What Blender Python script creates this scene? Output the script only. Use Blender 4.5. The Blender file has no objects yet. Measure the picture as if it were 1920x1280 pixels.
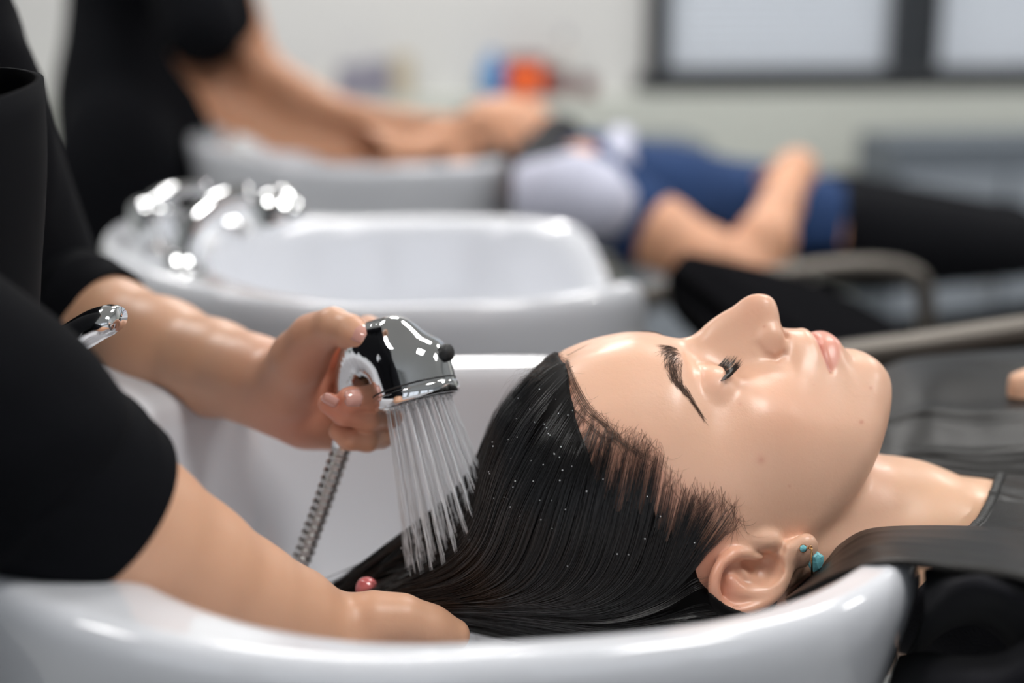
import bpy, bmesh, math, random
import numpy as np
from mathutils import Vector, Matrix

random.seed(7)
rng = np.random.default_rng(7)
scene = bpy.context.scene
COL = scene.collection
PI = math.pi

# ------------------------------------------------------------------ camera
CAM_PITCH = math.radians(14.1)
CAM_Z = 1.2
FPX = 1920 * 50 / 36
cF = np.array([0, math.cos(CAM_PITCH), -math.sin(CAM_PITCH)])
cU = np.array([0, math.sin(CAM_PITCH), math.cos(CAM_PITCH)])
cR = np.array([1.0, 0, 0])
cC = np.array([0, 0, CAM_Z])

def at(px, py, Y):
    """world point seen at photo pixel (px,py) at world depth Y"""
    d = cF + (px - 960) / FPX * cR - (py - 640) / FPX * cU
    return cC + d * (Y / d[1])

cam_data = bpy.data.cameras.new('camera')
cam = bpy.data.objects.new('camera', cam_data)
COL.objects.link(cam)
cam.location = (0, 0, CAM_Z)
cam.rotation_euler = (PI / 2 - CAM_PITCH, 0, 0)
cam_data.sensor_width = 36
cam_data.lens = 50
cam_data.clip_start = 0.02
cam_data.clip_end = 60
scene.camera = cam

# ------------------------------------------------------------------ object helpers
def tag(o, label=None, cat=None, group=None, kind=None):
    if label: o['label'] = label
    if cat: o['category'] = cat
    if group: o['group'] = group
    if kind: o['kind'] = kind
    return o

def empty(name, loc=(0, 0, 0), rotz=0.0):
    o = bpy.data.objects.new(name, None)
    o.empty_display_size = 0.05
    COL.objects.link(o)
    o.location = Vector([float(v) for v in loc])
    o.rotation_euler = (0, 0, rotz)
    return o

def link_mesh(name, verts, faces, mat=None, parent=None, smooth=True, world=True, attrs=None):
    me = bpy.data.meshes.new(name)
    verts = np.asarray(verts, dtype=np.float64)
    if parent is not None and world:
        verts = to_local(parent, verts)
    if isinstance(faces, np.ndarray):
        nf, k = faces.shape
        me.vertices.add(len(verts)); me.vertices.foreach_set('co', verts.astype(np.float32).ravel())
        me.loops.add(nf * k); me.loops.foreach_set('vertex_index', faces.astype(np.int32).ravel())
        me.polygons.add(nf)
        me.polygons.foreach_set('loop_start', np.arange(0, nf * k, k, dtype=np.int32))
        me.update(calc_edges=True)
    else:
        me.from_pydata([tuple(v) for v in verts], [], faces)
    me.validate()
    if smooth:
        me.polygons.foreach_set('use_smooth', [True] * len(me.polygons))
    if attrs:
        for k2, a in attrs.items():
            a = np.asarray(a, dtype=np.float32)
            if a.ndim == 1:
                at_ = me.attributes.new(k2, 'FLOAT', 'POINT'); at_.data.foreach_set('value', a)
            else:
                at_ = me.attributes.new(k2, 'FLOAT_COLOR', 'POINT')
                if a.shape[1] == 3: a = np.hstack([a, np.ones((len(a), 1), np.float32)])
                at_.data.foreach_set('color', a.ravel())
    me.update()
    o = bpy.data.objects.new(name, me)
    COL.objects.link(o)
    if mat: me.materials.append(mat)
    if parent is not None: o.parent = parent
    return o

def world_matrix(o):
    m = Matrix.LocRotScale(o.location, o.rotation_euler, o.scale)
    return (world_matrix(o.parent) @ m) if o.parent else m

def to_local(parent, verts):
    m = np.array(world_matrix(parent).inverted())
    return np.asarray(verts) @ m[:3, :3].T + m[:3, 3]

def box_data(c, s, rz=0.0, bevel=0.0, seg=2):
    bm = bmesh.new()
    bmesh.ops.create_cube(bm, size=1)
    bmesh.ops.scale(bm, vec=Vector(s), verts=bm.verts)
    if bevel > 0:
        bmesh.ops.bevel(bm, geom=list(bm.edges), offset=bevel, segments=seg, profile=0.5, affect='EDGES')
    bmesh.ops.rotate(bm, cent=(0, 0, 0), matrix=Matrix.Rotation(rz, 3, 'Z'), verts=bm.verts)
    bmesh.ops.translate(bm, vec=Vector([float(v) for v in c]), verts=bm.verts)
    v = [tuple(x.co) for x in bm.verts]; bm.verts.index_update()
    f = [[q.index for q in p.verts] for p in bm.faces]
    bm.free()
    return v, f

def add_box(name, c, s, mat, parent=None, rz=0.0, bevel=0.0, seg=2, smooth=False, world=True):
    v, f = box_data(c, s, rz, bevel, seg)
    return link_mesh(name, v, f, mat, parent, smooth, world)

def merge(parts):
    V = []; Fc = []; n = 0
    for v, f in parts:
        V += [tuple(x) for x in v]; Fc += [[i + n for i in q] for q in f]; n += len(v)
    return V, Fc

def catmull(pts, n):
    """smooth interpolation of control points -> n samples (uniform parameter)"""
    pts = np.asarray(pts, float)
    m = len(pts)
    t = np.linspace(0, m - 1, n)
    i = np.clip(t.astype(int), 0, m - 2); u = (t - i)[:, None]
    p0 = pts[np.clip(i - 1, 0, m - 1)]; p1 = pts[i]; p2 = pts[i + 1]; p3 = pts[np.clip(i + 2, 0, m - 1)]
    return 0.5 * ((2 * p1) + (-p0 + p2) * u + (2 * p0 - 5 * p1 + 4 * p2 - p3) * u**2 + (-p0 + 3 * p1 - 3 * p2 + p3) * u**3)

def frames(path):
    path = np.asarray(path, float)
    t = np.gradient(path, axis=0); t /= np.linalg.norm(t, axis=1)[:, None] + 1e-12
    a = np.array([0, 0, 1.0]) if abs(t[0][2]) < 0.9 else np.array([1.0, 0, 0])
    n = np.cross(t[0], a); n /= np.linalg.norm(n)
    N = [n]
    for i in range(1, len(path)):
        v = N[-1] - t[i] * np.dot(N[-1], t[i]); v /= np.linalg.norm(v) + 1e-12
        N.append(v)
    N = np.array(N); B = np.cross(t, N)
    return t, N, B

def tube_data(path, rad, seg=12, cap=True, flat=1.0):
    path = np.asarray(path, float); n = len(path)
    rad = np.broadcast_to(np.asarray(rad, float), (n,))
    t, N, B = frames(path)
    th = np.linspace(0, 2 * PI, seg, endpoint=False)
    V = (path[:, None, :] + rad[:, None, None] * (np.cos(th)[None, :, None] * N[:, None, :] + flat * np.sin(th)[None, :, None] * B[:, None, :])).reshape(-1, 3)
    F_ = []
    for i in range(n - 1):
        for j in range(seg):
            k = (j + 1) % seg
            F_.append([i * seg + j, i * seg + k, (i + 1) * seg + k, (i + 1) * seg + j])
    V = [tuple(v) for v in V]
    if cap:
        F_.append(list(range(seg))[::-1]); F_.append([(n - 1) * seg + j for j in range(seg)])
    return V, F_

def add_tube(name, path, rad, mat, parent=None, seg=12, cap=True, flat=1.0, world=True):
    v, f = tube_data(path, rad, seg, cap, flat)
    return link_mesh(name, v, f, mat, parent, True, world)

def lathe_data(profile, axis_o, axis_d, seg=48, cap0=False, cap1=False):
    """profile: list of (radius, height) revolved about axis"""
    axis_d = np.asarray(axis_d, float); axis_d = axis_d / np.linalg.norm(axis_d)
    a = np.array([0, 0, 1.0]) if abs(axis_d[2]) < 0.9 else np.array([1.0, 0, 0])
    n = np.cross(axis_d, a); n /= np.linalg.norm(n); b = np.cross(axis_d, n)
    V = []; F_ = []
    for r, h in profile:
        for j in range(seg):
            th = 2 * PI * j / seg
            V.append(tuple(np.asarray(axis_o) + axis_d * h + r * (math.cos(th) * n + math.sin(th) * b)))
    for i in range(len(profile) - 1):
        for j in range(seg):
            k = (j + 1) % seg
            F_.append([i * seg + j, (i + 1) * seg + j, (i + 1) * seg + k, i * seg + k])
    if cap0: F_.append(list(range(seg)))
    if cap1: F_.append([(len(profile) - 1) * seg + j for j in range(seg)][::-1])
    return V, F_

def grid_faces(nu, nv, wrap_u=False, wrap_v=False):
    iu = np.arange(nu if wrap_u else nu - 1); iv = np.arange(nv if wrap_v else nv - 1)
    A, B = np.meshgrid(iu, iv, indexing='ij'); A = A.ravel(); B = B.ravel()
    A2 = (A + 1) % nu; B2 = (B + 1) % nv
    return np.stack([A * nv + B, A2 * nv + B, A2 * nv + B2, A * nv + B2], 1)

# ------------------------------------------------------------------ signed distance sculpting
def _v(x): return np.asarray(x, np.float32)

def s_ell(p, c, r):
    q = (p - _v(c)) / _v(r)
    k0 = np.linalg.norm(q, axis=1); k1 = np.linalg.norm(q / _v(r), axis=1) + 1e-9
    return k0 * (k0 - 1) / k1

def s_cap(p, a, b, r1, r2=None):
    """tapered capsule"""
    r2 = r1 if r2 is None else r2
    a = _v(a); b = _v(b); ab = b - a
    h = np.clip(((p - a) @ ab) / (ab @ ab + 1e-12), 0, 1)
    return np.linalg.norm(p - a - h[:, None] * ab, axis=1) - (r1 + (r2 - r1) * h)

def s_chain(p, pts, rs, k=0.0):
    d = None
    for i in range(len(pts) - 1):
        e = s_cap(p, pts[i], pts[i + 1], rs[i], rs[i + 1])
        d = e if d is None else (smin(d, e, k) if k else np.minimum(d, e))
    return d

def s_box(p, c, h, M, r=0.0):
    q = np.abs((p - _v(c)) @ _v(M).T) - (_v(h) - r)
    return np.linalg.norm(np.maximum(q, 0), axis=1) + np.minimum(q.max(1), 0) - r

def smin(a, b, k):
    h = np.maximum(k - np.abs(a - b), 0) / k
    return np.minimum(a, b) - h * h * k * 0.25

def smax(a, b, k): return -smin(-a, -b, k)

def surface_nets(fn, lo, hi, vox, band=3.0):
    """mesh of fn(points)=0 inside the box, evaluated only near the surface"""
    lo = np.asarray(lo, float); hi = np.asarray(hi, float)
    C = 4
    n = (np.ceil((hi - lo) / vox / C).astype(int) + 1) * C
    nc = n // C + 1
    ax = [lo[i] + np.arange(nc[i]) * vox * C for i in range(3)]
    G = np.stack(np.meshgrid(*ax, indexing='ij'), -1).reshape(-1, 3).astype(np.float32)
    dc = fn(G).reshape(nc)
    D = np.empty(n + 1, np.float32)
    # trilinear upsample (separable)
    def up(a, axis):
        a = np.moveaxis(a, axis, 0)
        m = a.shape[0] - 1
        o = np.empty((m * C + 1,) + a.shape[1:], np.float32)
        for k in range(C): o[k:m * C:C] = a[:-1] * (1 - k / C) + a[1:] * (k / C)
        o[-1] = a[-1]
        return np.moveaxis(o, 0, axis)
    D = up(up(up(dc, 0), 1), 2)
    idx = np.nonzero(np.abs(D).ravel() < vox * C * 0.9 + band * vox)[0]
    ii = np.stack(np.unravel_index(idx, D.shape), 1)
    out = np.empty(len(idx), np.float32)
    for s in range(0, len(idx), 400000):
        out[s:s + 400000] = fn((lo + ii[s:s + 400000] * vox).astype(np.float32))
    Df = D.ravel().copy(); Df[idx] = out; D = Df.reshape(D.shape)
    S = D < 0
    s8 = np.zeros(tuple(np.array(S.shape) - 1), np.int8)
    for a in (0, 1):
        for b in (0, 1):
            for c in (0, 1):
                s8 += S[a:S.shape[0] - 1 + a, b:S.shape[1] - 1 + b, c:S.shape[2] - 1 + c]
    act = (s8 > 0) & (s8 < 8)
    cells = np.stack(np.nonzero(act), 1)
    vid = -np.ones(act.shape, np.int64); vid[act] = np.arange(len(cells))
    acc = np.zeros((len(cells), 3)); cnt = np.zeros(len(cells))
    for axis in range(3):
        o1, o2 = [a for a in range(3) if a != axis]
        for a in (0, 1):
            for b in (0, 1):
                off = np.zeros(3, int); off[o1] = a; off[o2] = b
                p0 = cells + off; p1 = p0.copy(); p1[:, axis] += 1
                d0 = D[p0[:, 0], p0[:, 1], p0[:, 2]]; d1 = D[p1[:, 0], p1[:, 1], p1[:, 2]]
                m = (d0 < 0) != (d1 < 0)
                t = np.where(m, d0 / np.where(m, d0 - d1, 1), 0)
                pos = p0.astype(float); pos[:, axis] += t
                acc[m] += pos[m]; cnt[m] += 1
    V = lo + (acc / cnt[:, None]) * vox
    Q = []
    for axis in range(3):
        o1, o2 = [(1, 2), (2, 0), (0, 1)][axis]
        sl0 = [slice(None)] * 3; sl1 = [slice(None)] * 3
        sl0[axis] = slice(0, -1); sl1[axis] = slice(1, None)
        A = S[tuple(sl0)]; B = S[tuple(sl1)]
        for flip, mk in ((False, A & ~B), (True, ~A & B)):
            e = np.stack(np.nonzero(mk), 1)
            e = e[(e[:, o1] > 0) & (e[:, o2] > 0) & (e[:, o1] < S.shape[o1] - 1) & (e[:, o2] < S.shape[o2] - 1)]
            if len(e) == 0: continue
            def g(d1, d2):
                q = e.copy(); q[:, o1] -= d1; q[:, o2] -= d2
                return vid[q[:, 0], q[:, 1], q[:, 2]]
            q = np.stack([g(1, 1), g(0, 1), g(0, 0), g(1, 0)], 1)
            if flip: q = q[:, ::-1]
            Q.append(q)
    Q = np.concatenate(Q)
    Q = Q[(Q >= 0).all(1)]
    return V, Q

def relax(V, Q, it=2, lam=0.5):
    V = V.copy(); n = len(V)
    e = np.concatenate([Q[:, [0, 1]], Q[:, [1, 2]], Q[:, [2, 3]], Q[:, [3, 0]]])
    e = np.concatenate([e, e[:, ::-1]])
    deg = np.bincount(e[:, 0], minlength=n).astype(float); deg[deg == 0] = 1
    for k in range(it):
        for l in (lam, -lam * 1.02):
            m = np.stack([np.bincount(e[:, 0], weights=V[e[:, 1], a], minlength=n) for a in range(3)], 1) / deg[:, None]
            V += l * (m - V)
    return V

# ------------------------------------------------------------------ materials
def new_mat(name):
    m = bpy.data.materials.new(name); m.use_nodes = True
    nt = m.node_tree
    return m, nt, nt.nodes['Principled BSDF']

def P_(b, **kw):
    alias = {'spec': 'Specular IOR Level', 'rough': 'Roughness', 'metal': 'Metallic', 'coat': 'Coat Weight', 'coat_rough': 'Coat Roughness',
             'sss': 'Subsurface Weight', 'sss_scale': 'Subsurface Scale', 'trans': 'Transmission Weight', 'ior': 'IOR', 'sheen': 'Sheen Weight', 'alpha': 'Alpha', 'aniso': 'Anisotropic'}
    for k, v in kw.items(): b.inputs[alias[k]].default_value = v

def noise(nt, scale, detail=4, rough=0.55, coord='Object'):
    tc = nt.nodes.new('ShaderNodeTexCoord'); n = nt.nodes.new('ShaderNodeTexNoise')
    n.inputs['Scale'].default_value = scale; n.inputs['Detail'].default_value = detail; n.inputs['Roughness'].default_value = rough
    nt.links.new(tc.outputs[coord], n.inputs['Vector'])
    return n

def bump(nt, b, src, strength, dist=0.001, prev=None):
    bp = nt.nodes.new('ShaderNodeBump'); bp.inputs['Strength'].default_value = strength; bp.inputs['Distance'].default_value = dist
    nt.links.new(src, bp.inputs['Height'])
    if prev: nt.links.new(prev.outputs['Normal'], bp.inputs['Normal'])
    nt.links.new(bp.outputs['Normal'], b.inputs['Normal'])
    return bp

def simple(name, col, rough=0.5, metal=0.0, spec=0.5, var=0.0, vscale=20, bmp=0.0, bscale=200, bdist=0.0005, **kw):
    m, nt, b = new_mat(name)
    b.inputs['Base Color'].default_value = (*col, 1)
    P_(b, rough=rough, metal=metal, spec=spec, **kw)
    if var > 0:
        n = noise(nt, vscale); r = nt.nodes.new('ShaderNodeMix'); r.data_type = 'RGBA'
        r.inputs[6].default_value = (*[c * (1 - var) for c in col], 1); r.inputs[7].default_value = (*[min(1, c * (1 + var)) for c in col], 1)
        nt.links.new(n.outputs['Fac'], r.inputs[0]); nt.links.new(r.outputs[2], b.inputs['Base Color'])
    if bmp > 0:
        n = noise(nt, bscale, 3); bump(nt, b, n.outputs['Fac'], bmp, bdist)
    return m

def skin_mat(name, tint=(1, 1, 1), rough=0.42, attr=True, spec=0.5, wet=0.0, base=(0.72, 0.42, 0.28)):
    m, nt, b = new_mat(name)
    P_(b, rough=rough, spec=spec, sss=0.12, sss_scale=0.006, coat=wet, coat_rough=0.12)
    b.inputs['Subsurface Radius'].default_value = (1.0, 0.35, 0.2)
    n1 = noise(nt, 28, 4); mx = nt.nodes.new('ShaderNodeMix'); mx.data_type = 'RGBA'
    mx.inputs[6].default_value = (*[base[i] * tint[i] * (1.05, 1.05, 1.06)[i] for i in range(3)], 1)
    mx.inputs[7].default_value = (*[base[i] * tint[i] * (0.97, 0.93, 0.91)[i] for i in range(3)], 1)
    nt.links.new(n1.outputs['Fac'], mx.inputs[0])
    last = mx.outputs[2]
    if attr:
        a = nt.nodes.new('ShaderNodeAttribute'); a.attribute_name = 'tone'
        mu = nt.nodes.new('ShaderNodeMix'); mu.data_type = 'RGBA'; mu.blend_type = 'MULTIPLY'; mu.inputs[0].default_value = 1
        nt.links.new(last, mu.inputs[6]); nt.links.new(a.outputs['Color'], mu.inputs[7]); last = mu.outputs[2]
    nt.links.new(last, b.inputs['Base Color'])
    n2 = noise(nt, 900, 2, 0.6); n3 = noise(nt, 160, 3, 0.6)
    bp = bump(nt, b, n3.outputs['Fac'], 0.25, 0.0006)
    bump(nt, b, n2.outputs['Fac'], 0.22, 0.0002, bp)
    return m

M = {}
M['skin_client'] = skin_mat('skin_client', base=(0.76, 0.465, 0.325), rough=0.37, wet=0.06)
M['skin_stylist'] = skin_mat('skin_stylist', base=(0.66, 0.375, 0.24), rough=0.42)
M['skin_far'] = skin_mat('skin_far', base=(0.62, 0.32, 0.19), attr=False, rough=0.5)
M['porcelain'] = simple('porcelain', (0.70, 0.715, 0.76), rough=0.10, spec=0.5, var=0.01, vscale=3, coat=0.6, coat_rough=0.04)
M['chrome'] = simple('chrome', (0.86, 0.87, 0.88), rough=0.05, metal=1.0, var=0.02, vscale=40)
M['chrome_soft'] = simple('chrome_soft', (0.72, 0.72, 0.72), rough=0.16, metal=1.0, var=0.05, vscale=60)
M['black_plastic'] = simple('black_plastic', (0.012, 0.012, 0.013), rough=0.35, var=0.1)
M['black_rubber'] = simple('black_rubber', (0.01, 0.01, 0.011), rough=0.5, var=0.1)
M['black_cloth'] = simple('black_cloth', (0.0042, 0.0045, 0.0062), rough=0.9, spec=0.10, var=.15, vscale=60, bmp=.35, bscale=1500, bdist=.0003)
M['nail'] = simple('nail', (0.70,.36,.30), rough=0.14, coat=.8, coat_rough=.06)
M['nail_coral'] = simple('nail_coral', (0.70,.17,.17), rough=0.15, coat=.8)
M['chrome_dark'] = simple('chrome_dark', (0.56,.55,.54), rough=0.30, metal=1)
M['cape'] = simple('cape', (0.0085, 0.0080, 0.0076), rough=0.40, spec=0.20, var=.2, vscale=12, bmp=.45, bscale=620, bdist=.0005)
M['cape_trim'] = simple('cape_trim', (0.012, 0.012, 0.012), rough=0.5, spec=0.4, bmp=.3, bscale=900)
M['dark_towel'] = simple('dark_towel', (0.012, 0.012, 0.015), rough=0.95, spec=0.1, var=.2, vscale=40, bmp=.8, bscale=700, bdist=.0010, sheen=.05)
M['gold'] = simple('gold', (0.85, 0.50, 0.22), rough=0.2, metal=1)
M['turquoise'] = simple('turquoise', (0.20, 0.56, 0.62), rough=0.25, var=.35, vscale=500, bmp=.5, bscale=900)
M['steel_tube'] = simple('steel_tube', (0.14, 0.125, 0.11), rough=0.45, metal=.6, var=.05)
M['leather'] = simple('leather', (0.003, 0.003, 0.004), rough=0.9, spec=.015, bmp=.3, bscale=300, bdist=.0006)
M['navy'] = simple('navy', (0.016, 0.040, 0.115), rough=0.9, spec=.2, var=.15, vscale=30, bmp=.4, bscale=800)
M['lilac_towel'] = simple('lilac_towel', (0.52, 0.53, 0.64), rough=.95, spec=.1, var=.06, vscale=60, bmp=.6, bscale=500, bdist=.001)
M['charcoal_cloth'] = simple('charcoal_cloth', (0.035, 0.035, 0.038), rough=.9, spec=.2, bmp=.4, bscale=500)
M['wall_upper'] = simple('wall_upper', (0.60, 0.60, 0.595), rough=.8, spec=.2, var=.02, vscale=2, bmp=.1, bscale=120)
M['wall_lower'] = simple('wall_lower', (0.56, 0.58, 0.535), rough=.6, spec=.3, var=.04, vscale=3, bmp=.15, bscale=90)
M['wall_grey'] = simple('wall_grey', (0.55, 0.57, 0.58), rough=.8, spec=.2, var=.02, vscale=2)
M['frame_dark'] = simple('frame_dark', (0.018, 0.020, 0.024), rough=.4, var=.1)
M['blind'] = simple('blind', (0.60, 0.62, 0.66), rough=.6, var=.05, vscale=20)
M['slate'] = simple('slate', (0.12, 0.14, 0.165), rough=.5, var=.08, vscale=8)
M['slate_light'] = simple('slate_light', (0.25, 0.28, 0.32), rough=.45, var=.08, vscale=8)
M['orange'] = simple('orange', (0.85, 0.13, 0.025), rough=.35)
M['blue'] = simple('blue', (0.08, 0.25, 0.52), rough=.3)
M['maroon'] = simple('maroon', (0.13, 0.015, 0.022), rough=.4)
M['paper_grey'] = simple('paper_grey', (0.24, 0.23, 0.29), rough=.7, var=.15, vscale=40)
M['paper_tan'] = simple('paper_tan', (0.48, 0.42, 0.32), rough=.7, var=.15, vscale=40)
M['paper_white'] = simple('paper_white', (0.62, 0.60, 0.57), rough=.7, var=.1, vscale=40)
M['brown_hair'] = simple('brown_hair', (0.02, 0.013, 0.01), rough=.4, bmp=.5, bscale=300)
m_, nt_, b_ = new_mat('water')
b_.inputs['Base Color'].default_value = (0.95, 0.97, 1.0, 1); P_(b_, rough=0.05, trans=0.25, ior=1.33, spec=0.9)
M['water'] = m_
m_, nt_, b_ = new_mat('lamp_panel')
b_.inputs['Emission Color'].default_value = (1, .98, .95, 1); b_.inputs['Emission Strength'].default_value = 5.0
M['lamp_panel'] = m_
# floor: large grey tiles
m_, nt_, b_ = new_mat('floor_tiles')
tc = nt_.nodes.new('ShaderNodeTexCoord'); br = nt_.nodes.new('ShaderNodeTexBrick')
br.offset = 0; br.inputs['Scale'].default_value = 1.0; br.inputs['Brick Width'].default_value = .6; br.inputs['Row Height'].default_value = .6; br.inputs['Mortar Size'].default_value = .004
br.inputs['Color1'].default_value = (.30,.30,.29,1); br.inputs['Color2'].default_value = (.34,.34,.33,1); br.inputs['Mortar'].default_value = (.15,.15,.15,1)
nt_.links.new(tc.outputs['Object'], br.inputs['Vector']); nt_.links.new(br.outputs['Color'], b_.inputs['Base Color']); P_(b_, rough=.35)
M['floor'] = m_
M['ceiling'] = simple('ceiling', (0.75, 0.75, 0.74), rough=.9, spec=.1, var=.02)
m_, nt_, b_ = new_mat('frosted')
b_.inputs['Base Color'].default_value = (.62, .66, .72, 1); P_(b_, rough=.5); b_.inputs['Emission Color'].default_value = (.86, .93, 1, 1); b_.inputs['Emission Strength'].default_value = .45  # emission makes the pane glow, standing in for light from outdoors
M['frosted'] = m_
# ------------------------------------------------------------------ client head
PSI = math.radians(7.3); TILT = math.radians(6.5)
FEET = np.array([math.cos(PSI), math.sin(PSI), 0])            # direction the row of chairs points to
SIDE = np.array([math.sin(PSI), -math.cos(PSI), 0])           # towards the camera
EU = -FEET * math.cos(TILT) + np.array([0, 0, math.sin(TILT)])  # up the head (to the crown)
ER = SIDE
EF = np.cross(EU, ER)
if EF[2] < 0: EF = -EF
N0 = at(1285, 637, 0.785)                                     # bridge of the nose
HM = np.stack([EU, EF, ER])                                   # rows: local axes

def h2w(p): return N0 + (np.asarray(p, float) @ HM) / 1000.0
def w2h(p): return ((np.asarray(p) - N0) @ HM.T * 1000.0)

def hpx(px, py, r):
    """head coordinates (mm) of the pixel's ray where it crosses the plane r mm from the face's midline"""
    d = cF + (px - 960) / FPX * cR - (py - 640) / FPX * cU
    t = (np.dot(N0 - cC, ER) + r / 1000) / np.dot(d, ER)
    q = w2h(cC + d * t)
    return np.array([q[0], q[1], r])

def pchip(x, y, xq):
    x = np.asarray(x, float); y = np.asarray(y, float)
    h = np.diff(x); dl = np.diff(y) / h
    m = np.zeros(len(x))
    for i in range(1, len(x) - 1):
        if dl[i - 1] * dl[i] > 0:
            w1 = 2 * h[i] + h[i - 1]; w2 = h[i] + 2 * h[i - 1]
            m[i] = (w1 + w2) / (w1 / dl[i - 1] + w2 / dl[i])
    m[0] = dl[0]; m[-1] = dl[-1]
    i = np.clip(np.searchsorted(x, xq) - 1, 0, len(x) - 2)
    t = np.clip((xq - x[i]) / h[i], 0, 1)
    return (2*t**3-3*t**2+1)*y[i] + (t**3-2*t**2+t)*h[i]*m[i] + (-2*t**3+3*t**2)*y[i+1] + (t**3-t**2)*h[i]*m[i+1]

MIDLINE = [(113,-150),(104,-90),(98,-62),(90,-42),(79,-26),(67.6,-17.5),(61.9,-12.9),(53.3,-8.4),(41.6,-3.4),(26.6,0.3),(19.8,0.9),(11.3,0.4),(3.1,0.1),(-2.6,1.8),(-6.8,4.9),(-11.6,10.7),(-18,16.5),(-25.3,21.8),(-30.5,26.9),(-34.8,29.8),(-39.4,30.8),(-44.2,30.3),(-47.4,28.4),(-49.9,24.5),(-51.8,18.7),(-53.9,13.6),(-58.1,11.1),(-62.8,11.8),(-67.6,11.9),(-71.3,10.9),(-74.6,8.2),(-77.6,9.3),(-82.4,9.9),(-86.8,9.0),(-90.1,6.4),(-93.3,3.2),(-95.9,1.3),(-101.9,1.9),(-107,1.0),(-113.6,-1.5),(-119.2,-5.4),(-123,-10),(-125.5,-16.2),(-127,-26),(-128,-60),(-135,-100)]
RC = [6, 12, 18, 25, 33, 42, 52, 62, 74, 86]
TAB = {
 113:(-150,-150,-150,-152,-154,-156,-158,-160,-165,-170),
  98:(-62,-63,-65,-68,-75,-86,-100,-115,-130,-150),
  88:(-39,-40,-41,-44,-49,-58,-71,-88,-115,-145),
  79:(-26.2,-27,-28,-30.5,-35,-43,-54,-70,-100,-140),
  68:(-17.2,-16.6,-17.5,-20,-24.5,-32,-42,-58,-88,-130),
  42:(-3.6,-4.2,-5.2,-7.5,-12,-19,-29,-45,-75,-120),
  27:(0.0,-.6,-1.8,-4,-8.3,-15,-25,-41,-70,-115),
  15:(.1,-.4,-1.2,-3,-6.2,-12.5,-22,-38,-70,-115),
   8:(-.6,-2.2,-3.0,-4.2,-7.2,-13.2,-23.5,-40,-70,-115),
   3:(-1.3,-5.0,-7.6,-9,-11,-16.0,-26.5,-42,-72,-115),
  -3:(-.2,-6.5,-10.2,-11.4,-12.4,-18,-30,-45,-73,-115),
  -8:(3,-5,-11.8,-12.6,-13.2,-18.5,-31.5,-46,-73,-115),
 -13:(7.5,-3,-12.3,-13.4,-13.6,-18.0,-30,-45,-71,-115),
 -20:(13,0.5,-9.8,-12.4,-12.4,-16.2,-26.5,-42,-69,-115),
 -28:(18.5,5,-6.0,-10.2,-11.6,-15,-23.2,-39,-67,-115),
 -36:(24.5,10.5,-2.5,-7.5,-10.5,-14.5,-22.5,-38,-67,-115),
 -42:(27.3,15,-0.5,-6.6,-10.2,-15,-23.5,-39,-68,-115),
 -47:(25.5,15.5,.5,-6.3,-10.3,-15.6,-24.5,-40.5,-69,-115),
 -50:(21.5,12.5,0.0,-6.2,-10.4,-16.2,-25.5,-42,-70,-115),
 -52.5:(14.5,7,-1.6,-6.3,-10.6,-17,-26.8,-43.5,-72,-115),
 -56:(10.6,5.0,-1.8,-6.4,-11,-18,-28.5,-45,-74,-115),
 -62:(10.2,6.8,1.6,-4.6,-11,-19.2,-30.5,-48,-78,-115),
 -68:(10.8,8.0,3.0,-4.2,-11.8,-20.8,-32.5,-51,-82,-120),
 -72:(9.9,7.8,3.2,-4.4,-12.6,-22,-34,-53,-84,-120),
 -75:(7.9,6.2,2.2,-5.0,-13.2,-22.6,-35,-55,-86,-120),
 -78:(9.0,7.4,2.9,-5.0,-13.6,-23.2,-36,-57,-88,-120),
 -83:(9.5,7.8,3.0,-5.2,-14.2,-24,-37.5,-60,-90,-120),
 -88:(8.1,6.2,1.4,-6.0,-15,-25.2,-39,-63,-93,-120),
 -92:(4.6,3.0,-.8,-7.2,-16,-26.5,-41,-66,-95,-120),
 -96:(1.2,.4,-2.6,-8.6,-17.2,-28,-43,-70,-97,-120),
-102:(1.4,-.2,-3.4,-10,-19.2,-31,-48,-77,-100,-125),
-108:(.4,-1.4,-5,-12.5,-23,-37,-58,-86,-105,-130),
-114:(-2.4,-4.4,-8.6,-17.5,-30.5,-48,-74,-95,-115,-135),
-119:(-6.4,-9,-14.5,-26,-44,-66,-90,-105,-120,-140),
-123:(-11.5,-16,-25,-42,-64,-85,-102,-115,-130,-150),
-126:(-21,-32,-50,-68,-85,-100,-112,-122,-135,-150),
-135:(-100,-100,-100,-104,-108,-115,-125,-135,-145,-160)}
_uq = np.arange(-135, 113.01, 0.5)
_rq = np.arange(0, 86.01, 0.5)
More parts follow.
